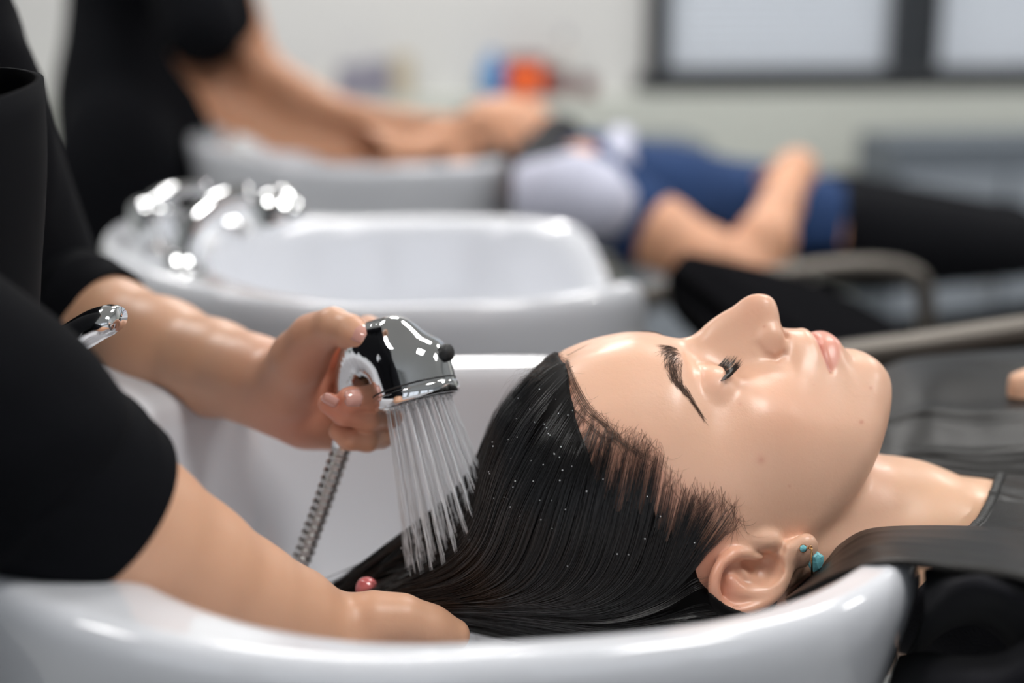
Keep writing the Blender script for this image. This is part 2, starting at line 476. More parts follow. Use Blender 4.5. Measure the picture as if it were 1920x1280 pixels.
def _build_face():
    cols = [pchip(*zip(*sorted(MIDLINE)), _uq)]
    us = sorted(TAB)
    for c in range(len(RC)):
        cols.append(pchip(us, [TAB[u][c] for u in us], _uq))
    cols = np.array(cols)                                  # (11, nu)
    x = np.array([-12, -6, 0] + RC, float)
    full = np.vstack([cols[2], cols[1], cols])
    H = np.empty((len(_uq), len(_rq)))
    for i in range(len(_uq)):
        # Catmull-Rom style smooth interpolation across the face
        y = full[:, i]; dy = np.gradient(y, x)
        k = np.clip(np.searchsorted(x, _rq) - 1, 0, len(x) - 2)
        h = x[k + 1] - x[k]; t = (_rq - x[k]) / h
        H[i] = (2*t**3-3*t**2+1)*y[k] + (t**3-2*t**2+t)*h*dy[k] + (-2*t**3+3*t**2)*y[k+1] + (t**3-t**2)*h*dy[k+1]
    # light smoothing away from the midline
    def sm(A, n):
        for _ in range(n):
            B = np.pad(A, 1, mode='edge'); B[:, 0] = B[:, 2]
            A = (B[1:-1, 1:-1] * 4 + B[:-2, 1:-1] + B[2:, 1:-1] + B[1:-1, :-2] + B[1:-1, 2:]) / 8
        return A
    Hs = sm(H, 16); Hw = sm(Hs, 110)
    w2 = np.clip((_rq - 26) / 14, 0, 1)[None, :]; Hs = Hs * (1 - w2) + Hw * w2
    w = np.clip((_rq - 4) / 14, 0, 1)[None, :]
    return sm(H, 2) * (1 - w) + Hs * w
FACE = _build_face()
_gu, _gr = np.gradient(FACE, 0.5)
FINV = 1 / np.sqrt(1 + np.minimum(_gu**2 + _gr**2, 16))

def _look(A, u, r):
    u = np.nan_to_num(u); i = np.clip((u + 135) / 0.5, 0, len(_uq) - 1.001); j = np.clip(r / 0.5, 0, len(_rq) - 1.001)
    i0 = i.astype(int); j0 = j.astype(int); a = i - i0; b = j - j0
    return (A[i0, j0] * (1 - a) * (1 - b) + A[i0 + 1, j0] * a * (1 - b) + A[i0, j0 + 1] * (1 - a) * b + A[i0 + 1, j0 + 1] * a * b)

WU = [(-135, 30), (-120, 46), (-105, 54), (-90, 58.5), (-75, 62.5), (-55, 66), (-30, 69.5), (-10, 71), (10, 72.5), (40, 75), (113, 75)]

def ec(x, y, r=None):
    """ear control point from the close-up's pixels"""
    if r is None: r = 72
    return hpx(1280 + x / 5.82, 940 + y / 5.82, r)

def chain_s(p, pts, rad, n, k=0.0):
    q = catmull(pts, n); rr = np.interp(np.linspace(0, 1, n), np.linspace(0, 1, len(rad)), rad)
    return s_chain(p, q, rr, k)

HELIX = [(800,600,70),(690,560,73),(560,570,76),(450,660,79),(372,800,82),(350,950,84),(392,1090,85),(500,1180,85.5),(660,1180,84.5),(830,1130,82.5),(960,1060,80.5),(1060,965,78),(1120,850,75.5),(1160,740,73.5)]
ANTI = [(520,860,78),(600,960,79),(720,1010,79),(850,1010,78.5),(960,960,77.5),(1050,860,76),(1100,740,74.5),(1130,620,73),(1150,520,72)]
SCAPHA = [(500,760,82),(470,880,84),(500,1000,85),(600,1085,86),(740,1095,86),(870,1072,85)]

def ear_sdf(p, d):
    E = lambda L: [ec(*q) for q in L]
    plate = s_chain(p, E([(480,780,72),(540,1040,77),(500,980,76),(800,980,74),(1020,820,71),(700,760,68),(1150,560,68)]), [4, 5, 5, 5, 5, 5, 5], 6)
    hel = chain_s(p, E(HELIX), [2.3, 3.0, 3.6, 3.7, 3.6, 3.6, 3.5, 3.4, 3.3, 3.1, 3.0, 2.8, 2.6], 30)
    ant = chain_s(p, E(ANTI), [2.4, 3.0, 3.4, 3.4, 3.2, 3.2, 3.2, 3.3, 2.8], 20)
    lobe = s_chain(p, E([(1180,560,70),(1270,520,70.5),(1330,470,70)]), [4.6, 5.6, 5.0])
    lobe = smin(lobe, s_cap(p, ec(1220,640,71), ec(1340,600,70), 4.4, 4.2), 4)
    lobe = s_ell(p, ec(1285, 560, 71.5), (8.6, 8.6, 4.4))
    lobe = smin(lobe, s_ell(p, ec(1350, 480, 70.5), (5.6, 6.5, 4.2)), 5)
    root = s_chain(p, E([(620,470,66),(480,560,68),(420,700,68)]), [6, 6, 4])
    back = s_chain(p, E([(520,820,66),(760,900,64),(1050,800,64)]), [6, 10, 9])
    e = smin(plate, hel, 3.0)
    e = smin(e, ant, 3.5)
    e = smin(e, lobe, 5.0)
    d = smin(d, smin(root, back, 8), 7)
    d = smin(d, e, 3.0)
    con = s_ell(p, ec(905, 715, 75.5), (10.2, 9.6, 10.5))
    con = smin(con, s_ell(p, ec(760, 690, 75), (6, 4.2, 7)), 3)
    con = smin(con, s_cap(p, ec(1060,520,73), ec(1070,470,71), 2.3, 1.8), 2.5)
    d = smax(d, -con, 2.2)
    sca = chain_s(p, E([(a, b, c + 1.6) for a, b, c in SCAPHA]), [1.6, 2.6, 3.0, 2.8, 2.3, 1.4], 14)
    sca = smin(sca, s_ell(p, ec(575, 800, 84), (5.0, 5.5, 5)), 5)
    d = smax(d, -sca, 2.5)
    tra = s_ell(p, ec(905, 425, 68.0), (8.5, 5.4, 5.0))
    d = smin(d, tra, 4.5)
    crus = chain_s(p, [ec(850,600,70), ec(760,600,72.5), ec(660,575,73.5)], [1.6, 2.0, 2.4], 6)
    d = smin(d, crus, 2.5)
    return d

NECK = [(-10, -120, 0), (-95, -108, 0), (-150, -118, 0), (-205, -133, 0), (-240, -146, 0)]
MOUTH_SEAM = [(-74.9, 9.6, 0), (-75.0, 9.0, 6), (-75.2, 7.2, 12), (-76.4, 3.2, 18), (-78.2, -2.6, 23.5), (-79.0, -5.0, 26)]

def eyelid_seam():
    q = []
    for r in np.linspace(17.5, 44.5, 12):
        t = (r - 31) / 13.5
        u = -16.6 + 4.0 * t * t + 1.0 * t
        q.append((u, r))
    return q

def head_sdf(p):
    p = p.astype(np.float32)
    u, f, r = p[:, 0], p[:, 1], p[:, 2]
    x = np.abs(r); ps = np.stack([u, f, x], 1)
    F_ = _look(FACE, u, x); inv = _look(FINV, u, x)
    front = (f - F_) * inv
    W = np.interp(u, *zip(*WU)).astype(np.float32)
    side = x - W
    bot = (-129.5 - u)
    back = -(f + 165)
    d = smax(front, side, 16)
    d = smax(d, bot, 5)
    d = smax(d, back, 20)
    # the skull takes over behind the ears
    d = smax(d, s_cap(ps, (30, -60, 0), (-60, -50, 0), 98, 92), 16)
    skull = s_ell(p, (7, -97, 0), (94, 90, 73))
    d = smin(d, skull, 10)
    # trim the lower back of the face block so that the jaw meets the neck
    jaw_pl = (-(u + 84) * 0.80 - (f + 72) * 0.60)          # plane below and behind the jaw angle
    jaw_pl = np.maximum(jaw_pl, -200)
    d = smax(d, np.where(u < 20, jaw_pl * 0.96 - 11, -200), 20)
    d = smin(d, s_ell(p, (-10, -118, 0), (72, 66, 66)), 18)
    # neck
    n = s_chain(ps * _v((1, 1, 1)), [(a, b, c) for a, b, c in NECK], [56, 51, 52, 55, 60], 12)
    d = smin(d, n, 9)
    st = s_cap(ps, (-62, -108, 58), (-205, -90, 14), 8, 8)
    d = smin(d, st, 14)
    # eyeballs under closed lids
    d = smin(d, s_ell(ps, (-10.5, -20.5, 29.5), (13.5, 13.4, 15.5)), 5)
    # lid seam + crease
    sm = [( a, 0, b) for a, b in eyelid_seam()]
    seam = np.interp(x, [q[2] for q in sm], [q[0] for q in sm])
    m = np.clip(1 - ((x - 31) / 14.5)**2, 0, 1)
    g = np.exp(-((u - seam) / 0.9)**2) * m * 1.1 - np.exp(-((u - seam - 2.0) / 1.5)**2) * m * 0.7
    cre = seam + 14.5 - 4 * ((x - 31) / 14)**2
    g = g + np.exp(-((u - cre) / 1.3)**2) * m * 0.8
    near = np.exp(-np.abs(d) / 8)
    d = d + g * near * (np.abs(x - 31) < 15)
    # mouth seam and lips
    xs = [q[2] for q in MOUTH_SEAM]
    ms = np.interp(x, xs, [q[0] for q in MOUTH_SEAM])
    mw = np.clip((27 - x) / 5, 0, 1)
    low = np.clip(1 - ((u - (ms - 7.2)) / 7.5)**2, 0, 1) * np.clip(1 - (x / 23.0)**2, 0, 1)
    upp = np.clip(1 - ((u - (ms + 3.6)) / 4.5)**2, 0, 1) * np.clip(1 - (x / 23.0)**2, 0, 1)
    d = d + (np.exp(-((u - ms) / 1.0)**2) * 1.7 * mw - low * 1.3 - upp * 0.8) * (f > -25) * near
    # corner dimple
    d = smax(d, -s_ell(ps, (-78.6, -2.0, 26.5), (2.2, 3.0, 2.5)), 3)
    # philtrum
    d = d + np.exp(-(x / 2.4)**2) * np.exp(-((u + 64) / 6)**2) * 0.6 * (f > 0) * near
    # wing of the nose and nostril
    al = s_ell(ps, (-46.4, 4.2, 12.8), (6.6, 8.6, 4.6))
    d = smin(d, al, 7)
    cr = s_chain(ps, [(-37, 4, 17.5), (-41, -0.5, 20), (-48, -2.5, 20.3), (-53, 0.5, 17)], [0.4, 0.7, 0.7, 0.4])
    d = smax(d, -cr, 4)
    nos = s_cap(ps, (-54.5, 10, 8.3), (-47, 12.5, 7.2), 3.0, 2.4)
    d = smax(d, -nos, 2)
    # ears
    m = (x > 48) & (u < 12) & (u > -90) & (f < -62)
    if m.any():
        d2 = d.copy(); d2[m] = ear_sdf(ps[m], d[m]); d = d2
    return d

def head_tone(h):
    """albedo multiplier in head coordinates: lips, brows, blush, freckles"""
    u, f, r = h[:, 0], h[:, 1], h[:, 2]; x = np.abs(r)
    c = np.ones((len(h), 3))
    def mul(w, col):
        nonlocal c
        w = np.clip(w, 0, 1)[:, None]; c = c * (1 - w) + c * np.array(col) * w
    g = lambda q, s: np.exp(-(((h - np.array(q)) / s)**2).sum(1))
    hs = np.stack([u, f, x], 1)
    gs = lambda q, s: np.exp(-(((hs - np.array(q)) / s)**2).sum(1))
    xs = [q[2] for q in MOUTH_SEAM]; ms = np.interp(x, xs, [q[0] for q in MOUTH_SEAM])
    wl = np.clip(1 - (x / 25.0)**2, 0, 1)**0.6
    lo = ms - 14.2 * wl; up = ms + 3.2 * wl * (1 - 0.25 * np.exp(-(x / 3)**2))
    s = lambda t: 1 / (1 + np.exp(-np.clip(t, -30, 30)))
    lip = s((u - lo) / 0.55) * s((up - u) / 0.6) * (x < 25.5) * (f > -20)
    mul(lip * 0.9, (0.93, 0.66, 0.72))
    mul(np.exp(-((u - ms) / 0.7)**2) * (x < 26) * (f > -15) * 0.7, (0.6, 0.35, 0.33))
    mul(gs((-34, 24, 8), 14) * 0.55, (1.0, 0.84, 0.80))
    mul(gs((-48, 5, 18), 7) * 0.5, (0.97, 0.80, 0.74))
    mul(gs((-45, -25, 48), 26) * 0.45, (1.02, 0.88, 0.84))
    mul(gs((-20, -16, 33), 8) * 0.35, (0.97, 0.85, 0.80))
    mul(gs((-8, -14, 33), (9, 8, 15)) * 0.45, (0.97, 0.84, 0.84))
    mul(gs((-14, -100, 78), 16) * 0.6, (1.02, 0.80, 0.76))
    mul(gs((-20, -115, 82), 9) * 0.5, (1.02, 0.74, 0.70))
    mul(s((-u - 128) / 3.0) * 0.5, (1.0, 1.03, 0.92))
    mul(gs((-110, -30, 30), 20) * 0.2, (1.0, 0.93, 0.9))
    for (px, py, rr, sz, k) in [(1633,727,20,1.0,.55),(1615,791,40,1.2,.7),(1427,862,58,2.2,.45),(1480,911,62,0.8,.35),(1433,612,8,0.8,.5),(1388,757,45,0.9,.3),(1526,721,30,0.6,.25)]:
        # find the surface point near the ray through this pixel
        d = cF + (px - 960) / FPX * cR - (py - 640) / FPX * cU
        d = d / np.linalg.norm(d)
        hd = HM @ d; o = w2h(cC)
        v = h - o; tt = v @ hd; dist = np.linalg.norm(v - tt[:, None] * hd, axis=1)
        w = np.exp(-(dist / sz)**2) * (r > 2)
        mul(w * k, (0.72, 0.42, 0.42))
    bl = catmull([(11.5,-2,15),(12.5,-3.5,22),(13.5,-6,30),(14.5,-9.5,37),(13.5,-13.5,43),(9,-18,48),(3.5,-24,52),(0,-29,54.5)], 40)
    near = (u > -8) & (u < 24) & (x > 8) & (x < 60) & (f > -40)
    db = np.full(len(h), 99.0)
    hw = np.interp(np.linspace(0, 1, 40), [0, .15, .5, .8, 1], [3.0, 4.6, 3.6, 2.0, .8])
    for q, w_ in zip(bl, hw): db[near] = np.minimum(db[near], np.linalg.norm(hs[near] - q, axis=1) / w_)
    mul(np.clip(1.25 - db, 0, 1) * .62, (0.34, 0.24, 0.20))
    hl = np.interp(u, [-60, -27, -22, -10, 4, 19, 24, 34, 46, 59, 64, 67.5, 71], [-120, -84, -71, -64, -62, -54, -43, -38, -37, -31.5, -26, -20, 10])
    mul(s((hl - 5 - f) / 3.5) * (u > -60) * (1 - gs((-35, -100, 76), 30)) * .8, (0.80, 0.60, 0.57))
    return c

def client_head():
    V, Q = surface_nets(head_sdf, (-232, -196, -98), (116, 36, 98), HEAD_VOX)
    V = relax(V, Q, 3)
    return V, Q
# ------------------------------------------------------------------ hair
m_, nt_, b_ = new_mat('wet_hair')
b_.inputs['Base Color'].default_value = (0.0040, 0.0030, 0.0028, 1)
P_(b_, rough=0.21, spec=0.85)
M['hair'] = m_
m_, nt_, b_ = new_mat('wet_hair_mass')
b_.inputs['Base Color'].default_value = (0.003, 0.0025, 0.0025, 1)
P_(b_, rough=0.5, spec=0.1)
M['hair_mass'] = m_
m_, nt_, b_ = new_mat('brow_hair')
b_.inputs['Base Color'].default_value = (0.085, 0.048, 0.032, 1)
P_(b_, rough=0.5, spec=0.3)
M['brow'] = m_

def curves_obj(name, strands, radii, mat, parent=None, tip=0.3, root=1.0):
    """strands: list of (n,3) world arrays -> hair curves object"""
    cu = bpy.data.hair_curves.new(name)
    sizes = [len(s) for s in strands]
    cu.add_curves(sizes)
    P = np.concatenate(strands)
    if parent is not None: P = to_local(parent, P)
    cu.points.foreach_set('position', P.astype(np.float32).ravel())
    R = np.concatenate([r * np.interp(np.linspace(0, 1, n), [0, 0.13, 0.75, 1], [root, 1, 0.95, tip]) for r, n in zip(radii, sizes)])
    cu.points.foreach_set('radius', R.astype(np.float32))
    cu.materials.append(mat)
    o = bpy.data.objects.new(name, cu)
    COL.objects.link(o)
    if parent is not None: o.parent = parent
    return o

# hair line on the near side: forward limit (f) of the hair for each u
HL_U = [-140, -78, -60, -34, -27, -22, -10, 4, 19, 24, 34, 46, 59, 64, 67.5, 69, 71]
HL_F = [-135, -128, -120, -112, -84, -71, -64, -62, -54, -43, -38, -37, -31.5, -26, -20, -10, 20]
def hl_pad(u): return np.interp(u, [-60, -26, -15, 0, 20, 40, 54, 62, 70], [10, 13, 26, 36, 33, 40, 32, 20, 15])
def in_hair(h, pad=0.0):
    lim = np.interp(h[:, 0], HL_U, HL_F) - pad
    ok = h[:, 1] < lim
    # keep clear of the ear
    ear = (np.abs(h[:, 2]) > 55) & (h[:, 0] < -8) & (h[:, 0] > -80) & (h[:, 1] < -84) & (h[:, 1] > -128)
    return ok & ~ear & (h[:, 0] > -64)

def grad(fn, p, e=0.8):
    g = np.empty_like(p)
    for a in range(3):
        q = p.copy(); q[:, a] += e; r = p.copy(); r[:, a] -= e
        g[:, a] = (fn(q) - fn(r)) / (2 * e)
    return g / (np.linalg.norm(g, axis=1)[:, None] + 1e-9)

GATH = hpx(700, 1122, 2)                  # where the hand gathers the hair
GATH_FAR = hpx(628, 1112, -24)

def trace(roots, lift, steps=96, ds=3.2, far=None):
    """comb strands from their roots over the skull towards the gathering hand"""
    p = roots.copy().astype(np.float32); out = [p.copy()]
    n = len(p)
    side = np.where(p[:, 2] >= 0, 1.0, -1.0)
    isfar = (p[:, 2] < -6)
    G = np.where(isfar[:, None], GATH_FAR, GATH) + rng.normal(0, 1, (n, 3)) * np.array([4, 2.5, 6.0])
    done = np.zeros(n, bool)
    vel = None
    for s in range(steps):
        to = G - p; dist = np.linalg.norm(to, axis=1)
        to /= dist[:, None] + 1e-6
        f = p[:, 1]
        lo, hi = np.where(isfar, -62, -85), np.where(isfar, -125, -150)
        w = np.clip((lo - f) / (lo - hi), 0, 1); w = w * w * (3 - 2 * w)
        base = np.stack([np.where(p[:, 0] > 60, 0.16, 0.10 + 0.1 * np.clip((-f - 60) / 60, 0, 1) + 0.50 * np.clip((12 - p[:, 0]) / 25, 0, 1)), -np.ones(n), np.zeros(n)], 1)
        dr = base * (1 - w)[:, None] + to * w[:, None] * 1.15
        # tangential
        near = head_sdf(p)
        g = grad(head_sdf, p)
        on = near < 10
        dn = (dr * g).sum(1)
        dr = np.where((on & (dn < 0))[:, None], dr - g * dn[:, None], dr)
        dr /= np.linalg.norm(dr, axis=1)[:, None] + 1e-6
        vel = dr if vel is None else vel * 0.62 + dr * 0.38
        v = vel / (np.linalg.norm(vel, axis=1)[:, None] + 1e-6)
        stp = np.minimum(ds, dist * 0.9)
        stp[dist < 3] = 0
        p = p + (v * stp[:, None]).astype(np.float32)
        ax = np.abs(p[:, 2]); cl = (ax > 58) & (f < -70) & (f > -140) & (p[:, 0] > -80)
        lim_u = np.interp(f, [-140, -125, -108, -95, -84, -70], [-8, -2, 1, -6, -16, -24])
        p[:, 0] += (np.where(cl, np.clip(lim_u - p[:, 0], 0, 3.0), 0) * (p[:, 0] > -34)).astype(np.float32)
        L = np.minimum(lift, 0.4 + s * 0.35)
        dd = head_sdf(p)
        push = np.maximum(L - dd, 0)
        p = p + (g * push[:, None]).astype(np.float32)
        out.append(p.copy())
    return np.stack(out, 1)                # n, steps+1, 3

def resample(path, n):
    d = np.r_[0, np.cumsum(np.linalg.norm(np.diff(path, axis=0), axis=1))]
    t = np.linspace(0, d[-1], n)
    return np.stack([np.interp(t, d, path[:, a]) for a in range(3)], 1)

def build_hair(person, V):
    Vf = V.astype(np.float32)
    m = in_hair(Vf)
    pool = Vf[m]
    def pick(k, cond=None):
        q = pool if cond is None else pool[cond(pool)]
        return q[rng.integers(0, len(q), k)] + rng.normal(0, .5, (k, 3)).astype(np.float32)
    # locks: guides traced over the skull, denser on the side the light and the eye reach
    gn = pick(560, lambda q: (q[:, 2] > -5) & (q[:, 1] < np.interp(q[:, 0], HL_U, HL_F) - hl_pad(q[:, 0]) * .7))
    gh = pick(230, lambda q: (q[:, 2] > -12) & (q[:, 1] > np.interp(q[:, 0], HL_U, HL_F) - 20) & (q[:, 0] > -30))
    gf = pick(260, lambda q: q[:, 2] < 5)
    roots = np.concatenate([gn, gh, gf])
    lift = np.concatenate([rng.uniform(1.0, 6.0, len(gn)), rng.uniform(.5, 2.2, len(gh)), rng.uniform(1.0, 7.0, len(gf))])
    T = trace(roots, lift)
    strands = []; rad = []
    for i in range(len(roots)):
        path = resample(T[i], 64)
        hl = len(gn) <= i < len(gn) + len(gh)
        k = int(rng.integers(7, 16)) if not hl else int(rng.integers(4, 8))
        if i >= len(gn) + len(gh): k = int(rng.integers(4, 8))
        spread0 = rng.uniform(3.0, 6.5) if not hl else rng.uniform(1.6, 3.4)
        spread1 = rng.uniform(0.5, 1.5)
        tt = np.linspace(0, 1, 64)
        tg, Nn, Bb = frames(path)
        for c in range(k):
            a = rng.uniform(0, 2 * PI); q = math.sqrt(rng.uniform(0, 1))
            prof = spread1 + (spread0 - spread1) * np.exp(-tt * rng.uniform(5, 11))
            prof = prof * (1 + 0.6 * np.clip(tt - .6, 0, 1))
            wob = 0.25 * np.sin(tt * rng.uniform(8, 22) + rng.uniform(0, 6))
            off = (Nn * np.cos(a) + Bb * np.sin(a)) * (q * prof + wob * 0.7)[:, None]
            s = path + off
            cut = rng.uniform(.0, .02)
            j0 = int(cut * 64)
            strands.append(s[j0:]); rad.append(rng.uniform(.00009, .00019) if not hl else rng.uniform(.00006, .00013))
    # keep strands out of the scalp
    n = len(strands); L = [len(s) for s in strands]
    A = np.concatenate(strands).astype(np.float32)
    dd = head_sdf(A); msk = dd < 0.35
    if msk.any():
        B = A[msk]; g = grad(head_sdf, B); A[msk] = B + g * (0.35 - dd[msk])[:, None]
    A = h2w(A); cutp = np.cumsum(L)[:-1]
    strands = np.split(A, cutp)
    curves_obj('hair_strands', strands, rad, M['hair'], person, root=.22)
    # fine short hairs along the hair line and stray ones over the temple
    bab = pick(430, lambda q: (q[:, 1] > np.interp(q[:, 0], HL_U, HL_F) - 9) & (q[:, 2] > -30) & (q[:, 0] > -32))
    bab = bab + np.stack([rng.uniform(-1.5, 1, 430), rng.uniform(0, 5, 430), np.zeros(430)], 1).astype(np.float32)
    st = []; rd = []
    P0 = bab.copy(); dd = head_sdf(P0); g = grad(head_sdf, P0); P0 -= g * dd[:, None]
    ln = rng.uniform(6, 24, 430); ang = rng.normal(0, .30, 430)
    path = [P0.copy()]
    p = P0.copy()
    curl = rng.normal(0, .09, 430)
    for s in range(9):
        ang = ang + curl
        dr = np.stack([np.sin(ang) + .12, -np.cos(ang), np.zeros(430)], 1)
        g = grad(head_sdf, p); dn = (dr * g).sum(1); dr = dr - g * dn[:, None]; dr /= np.linalg.norm(dr, axis=1)[:, None]
        p = p + dr * (ln / 9)[:, None]
        d_ = head_sdf(p.astype(np.float32)); tgt = 0.15 + .45 * rng.uniform(0, 1, 430) * (s > 3)
        p = (p + g * (tgt - d_)[:, None]).astype(np.float32)
        path.append(p.copy())
    path = np.stack(path, 1)
    for i in range(430): st.append(h2w(path[i])); rd.append(rng.uniform(.000025, .00006))
    # two long wet wisps that fall across the temple, and fly-aways over the parting
    for pts, kk in (([(1064,676),(1078,715),(1103,760),(1130,790),(1165,825),(1200,850),(1228,858)], 9), ([(1062,690),(1078,735),(1102,775),(1138,800),(1150,822),(1180,845)], 7),
                    ([(1070,760),(1100,790),(1125,815),(1160,830),(1190,880)], 4)):
        hit = np.array([march(*q) for q in pts])
        for c in range(kk):
            jit = rng.normal(0, .7, 3) * np.array([1, .6, .2])
            q = catmull(hit + jit + np.linspace(0, 1, len(pts))[:, None] * rng.normal(0, 1.2, 3) * np.array([1, 1, .2]), 26).astype(np.float32)
            d_ = head_sdf(q); g = grad(head_sdf, q); q = q + g * (0.5 - d_)[:, None]
            st.append(h2w(q)); rd.append(rng.uniform(.00006, .00011))
    for c in range(34):
        u0 = rng.uniform(66, 88); r0 = rng.uniform(-10, 16)
        p0 = np.array([u0, -12.0 - (u0 - 60) * .6, r0]); 
        p0 = p0.astype(np.float32)[None]; p0 = (p0 - grad(head_sdf, p0) * head_sdf(p0)[:, None])[0]
        l = rng.uniform(8, 26); up = rng.uniform(.15, .55)
        q = np.array([p0 + np.array([t * l, np.sin(t * 2.2) * l * up, rng.uniform(-.1, .2) * l * t]) + np.array([0, -.62 * t * t * l, 0]) for t in np.linspace(0, 1, 12)])
        st.append(h2w(q)); rd.append(rng.uniform(.00003, .00005))
    curves_obj('fine_hair', st, rd, M['brow'], person, tip=.3)
    # body of the wet hair under the strands
    segs = []
    def mass_fn(p):
        d = head_sdf(p)
        lim = np.interp(p[:, 0], HL_U, HL_F) - hl_pad(p[:, 0]) - 5 * np.sin(p[:, 0] * .9 + 1.3 * np.sin(p[:, 0] * .37)) * (p[:, 0] < 58)
        msk = (p[:, 1] - lim) * 0.7
        a = smax(d - 1.6, msk, 3)
        a = smax(a, -(p[:, 0] + 62), 6)
        ex = np.abs(p[:, 2])
        earm = s_ell(np.stack([p[:, 0], p[:, 1], ex], 1), (-38, -104, 78), (36, 24, 26))
        a = smax(a, -earm, 3)
        for pts, rs in CURT:
            a = smin(a, s_chain(p, pts, rs), 7)
        return a
    Vm, Qm = surface_nets(mass_fn, (-66, -205, -92), (190, 20, 92), 1.6)
    Vm = relax(Vm, Qm, 3)
    link_mesh('hair', h2w(Vm), Qm, M['hair_mass'], person)

def _c(pts): return [hpx(a, b, c) for a, b, c in pts]
CURT = [
 (catmull(_c([(930,900,-32),(880,960,-36),(800,1020,-36),(715,1062,-32),(632,1108,-24)]), 14), np.linspace(9, 5, 14)),
 (catmull(_c([(930,950,-26),(870,1020,-30),(790,1060,-30),(715,1090,-26),(632,1122,-20)]), 14), np.linspace(10, 5, 14)),
 (catmull(_c([(960,1020,10),(900,1080,8),(840,1118,4),(770,1125,0),(700,1122,-4)]), 14), np.linspace(16, 6, 14)),
 (catmull(_c([(1000,1090,20),(930,1130,16),(860,1145,10),(780,1140,4),(700,1130,0)]), 14), np.linspace(18, 6, 14)),
]

def march(px, py):
    d = cF + (px - 960) / FPX * cR - (py - 640) / FPX * cU
    d = d / np.linalg.norm(d); hd = HM @ d; o = w2h(cC); t = 600.
    for i in range(160):
        s = head_sdf((o + hd * t)[None].astype(np.float32))[0]
        if s < .05: break
        t += max(s * .6, .05)
        if t > 1000: break
    return o + hd * t

def build_brows(person):
    line = np.array([(11.5,-2,15),(12.5,-3.5,22),(13.5,-6,30),(14.5,-9.5,37),(13.5,-13.5,43),(9,-18,48),(3.5,-24,52),(0,-29,54.5)], float)
    half = np.array([4.2, 5.6, 5.4, 4.6, 3.9, 3.1, 2.2, 1.0])
    st = []; rd = []
    P0 = []; A = []
    n = 700
    C = catmull(line, 60); Hf = np.interp(np.linspace(0, 1, 60), np.linspace(0, 1, 8), half)
    tg = np.gradient(C, axis=0); tg /= np.linalg.norm(tg, axis=1)[:, None]
    for k in range(n):
        i = int(min(59, rng.beta(1.0, 1.7) * 60)); o = rng.normal(0, .48); o = max(-1, min(1, o))
        across = np.array([1.0, 0, 0])
        P0.append(C[i] + across * o * Hf[i]); 
        w = np.clip(1 - i / 22, 0, 1)
        dr = tg[i] * (1 - .55 * w) + across * (0.9 * w - .35 * np.sign(o) * (1 - w) * abs(o)) + rng.normal(0, .16, 3)
        A.append(dr)
    P0 = np.array(P0, np.float32); A = np.array(A, np.float32)
    for sgn in (1, -1):
        p = P0 * np.array([1, 1, sgn], np.float32); D = A * np.array([1, 1, sgn], np.float32)
        for _ in range(4): p = (p - grad(head_sdf, p) * head_sdf(p)[:, None]).astype(np.float32)
        path = [p.copy()]
        L = rng.uniform(3.5, 7.0, n)
        for s in range(6):
            g = grad(head_sdf, p); d2 = D - g * (D * g).sum(1)[:, None]; d2 /= np.linalg.norm(d2, axis=1)[:, None]
            p = p + d2 * (L / 6)[:, None]
            d_ = head_sdf(p.astype(np.float32)); p = (p + g * ((0.12 + .08 * s) - d_)[:, None]).astype(np.float32)
            path.append(p.copy())
        path = np.stack(path, 1)
        st += [h2w(q) for q in path]; rd += list(rng.uniform(.00004, .000068, n))
    curves_obj('eyebrows', st, rd, M['brow'], person, tip=.25)
    # lashes of the closed lids
    st = []; rd = []
    es = eyelid_seam()
    for sgn in (1, -1):
        for k in range(130):
            r = rng.uniform(19, 44.5)
            u = np.interp(r, [e[1] for e in es], [e[0] for e in es]) + .3
            p = np.array([[u, -9, r * sgn]], np.float32)
            for _ in range(5): p = (p - grad(head_sdf, p) * head_sdf(p)[:, None]).astype(np.float32)
            p = p[0].astype(float)
            L = rng.uniform(6.5, 11.5) * (0.7 + .3 * math.sin((r - 17) / 28 * PI)); t = (r - 30) / 14
            q = []
            fan = t * .55 + rng.normal(0, .12)
            for s in np.linspace(0, 1, 9):
                q.append(p + np.array([-0.86 * s * L + .12 * s * s * L, (.26 * s + .50 * s * s) * L, sgn * fan * s * L * .8]))
            st.append(h2w(np.array(q))); rd.append(rng.uniform(.00008, .00013))
    curves_obj('eyelashes', st, rd, M['hair'], person, tip=.15)
# ------------------------------------------------------------------ shampoo basins
ROW = -SIDE                                                  # along the row of basins, away from the camera
def loc2w(c, x, y, z): return np.asarray(c) + FEET * x + ROW * y + np.array([0, 0, z])

def sgnpow(v, e): return np.sign(v) * np.abs(v) ** e

def rim_outline(th, a, b, cx, neg, pos):
    c, s = np.cos(th), np.sin(th)
    e = np.where(c > 0, pos, neg)
    return cx + a * sgnpow(c, 2 / e), b * sgnpow(s, 2 / e)

def rim_height(x, y):
    t = np.clip((x - 0.10) / 0.14, 0, 1)
    up = 0.001 * t * t * (3 - 2 * t) * np.clip(np.abs(y) / 0.12, 0, 1)
    q = np.clip((x - 0.13) / 0.10, 0, 1); q = q * q * (3 - 2 * q)
    notch = -0.072 * np.exp(-(y / 0.118) ** 4) * q
    lft = 0.032 * np.clip((-x - 0.01) / 0.255, 0, 1) ** 1.5
    return up + notch + lft

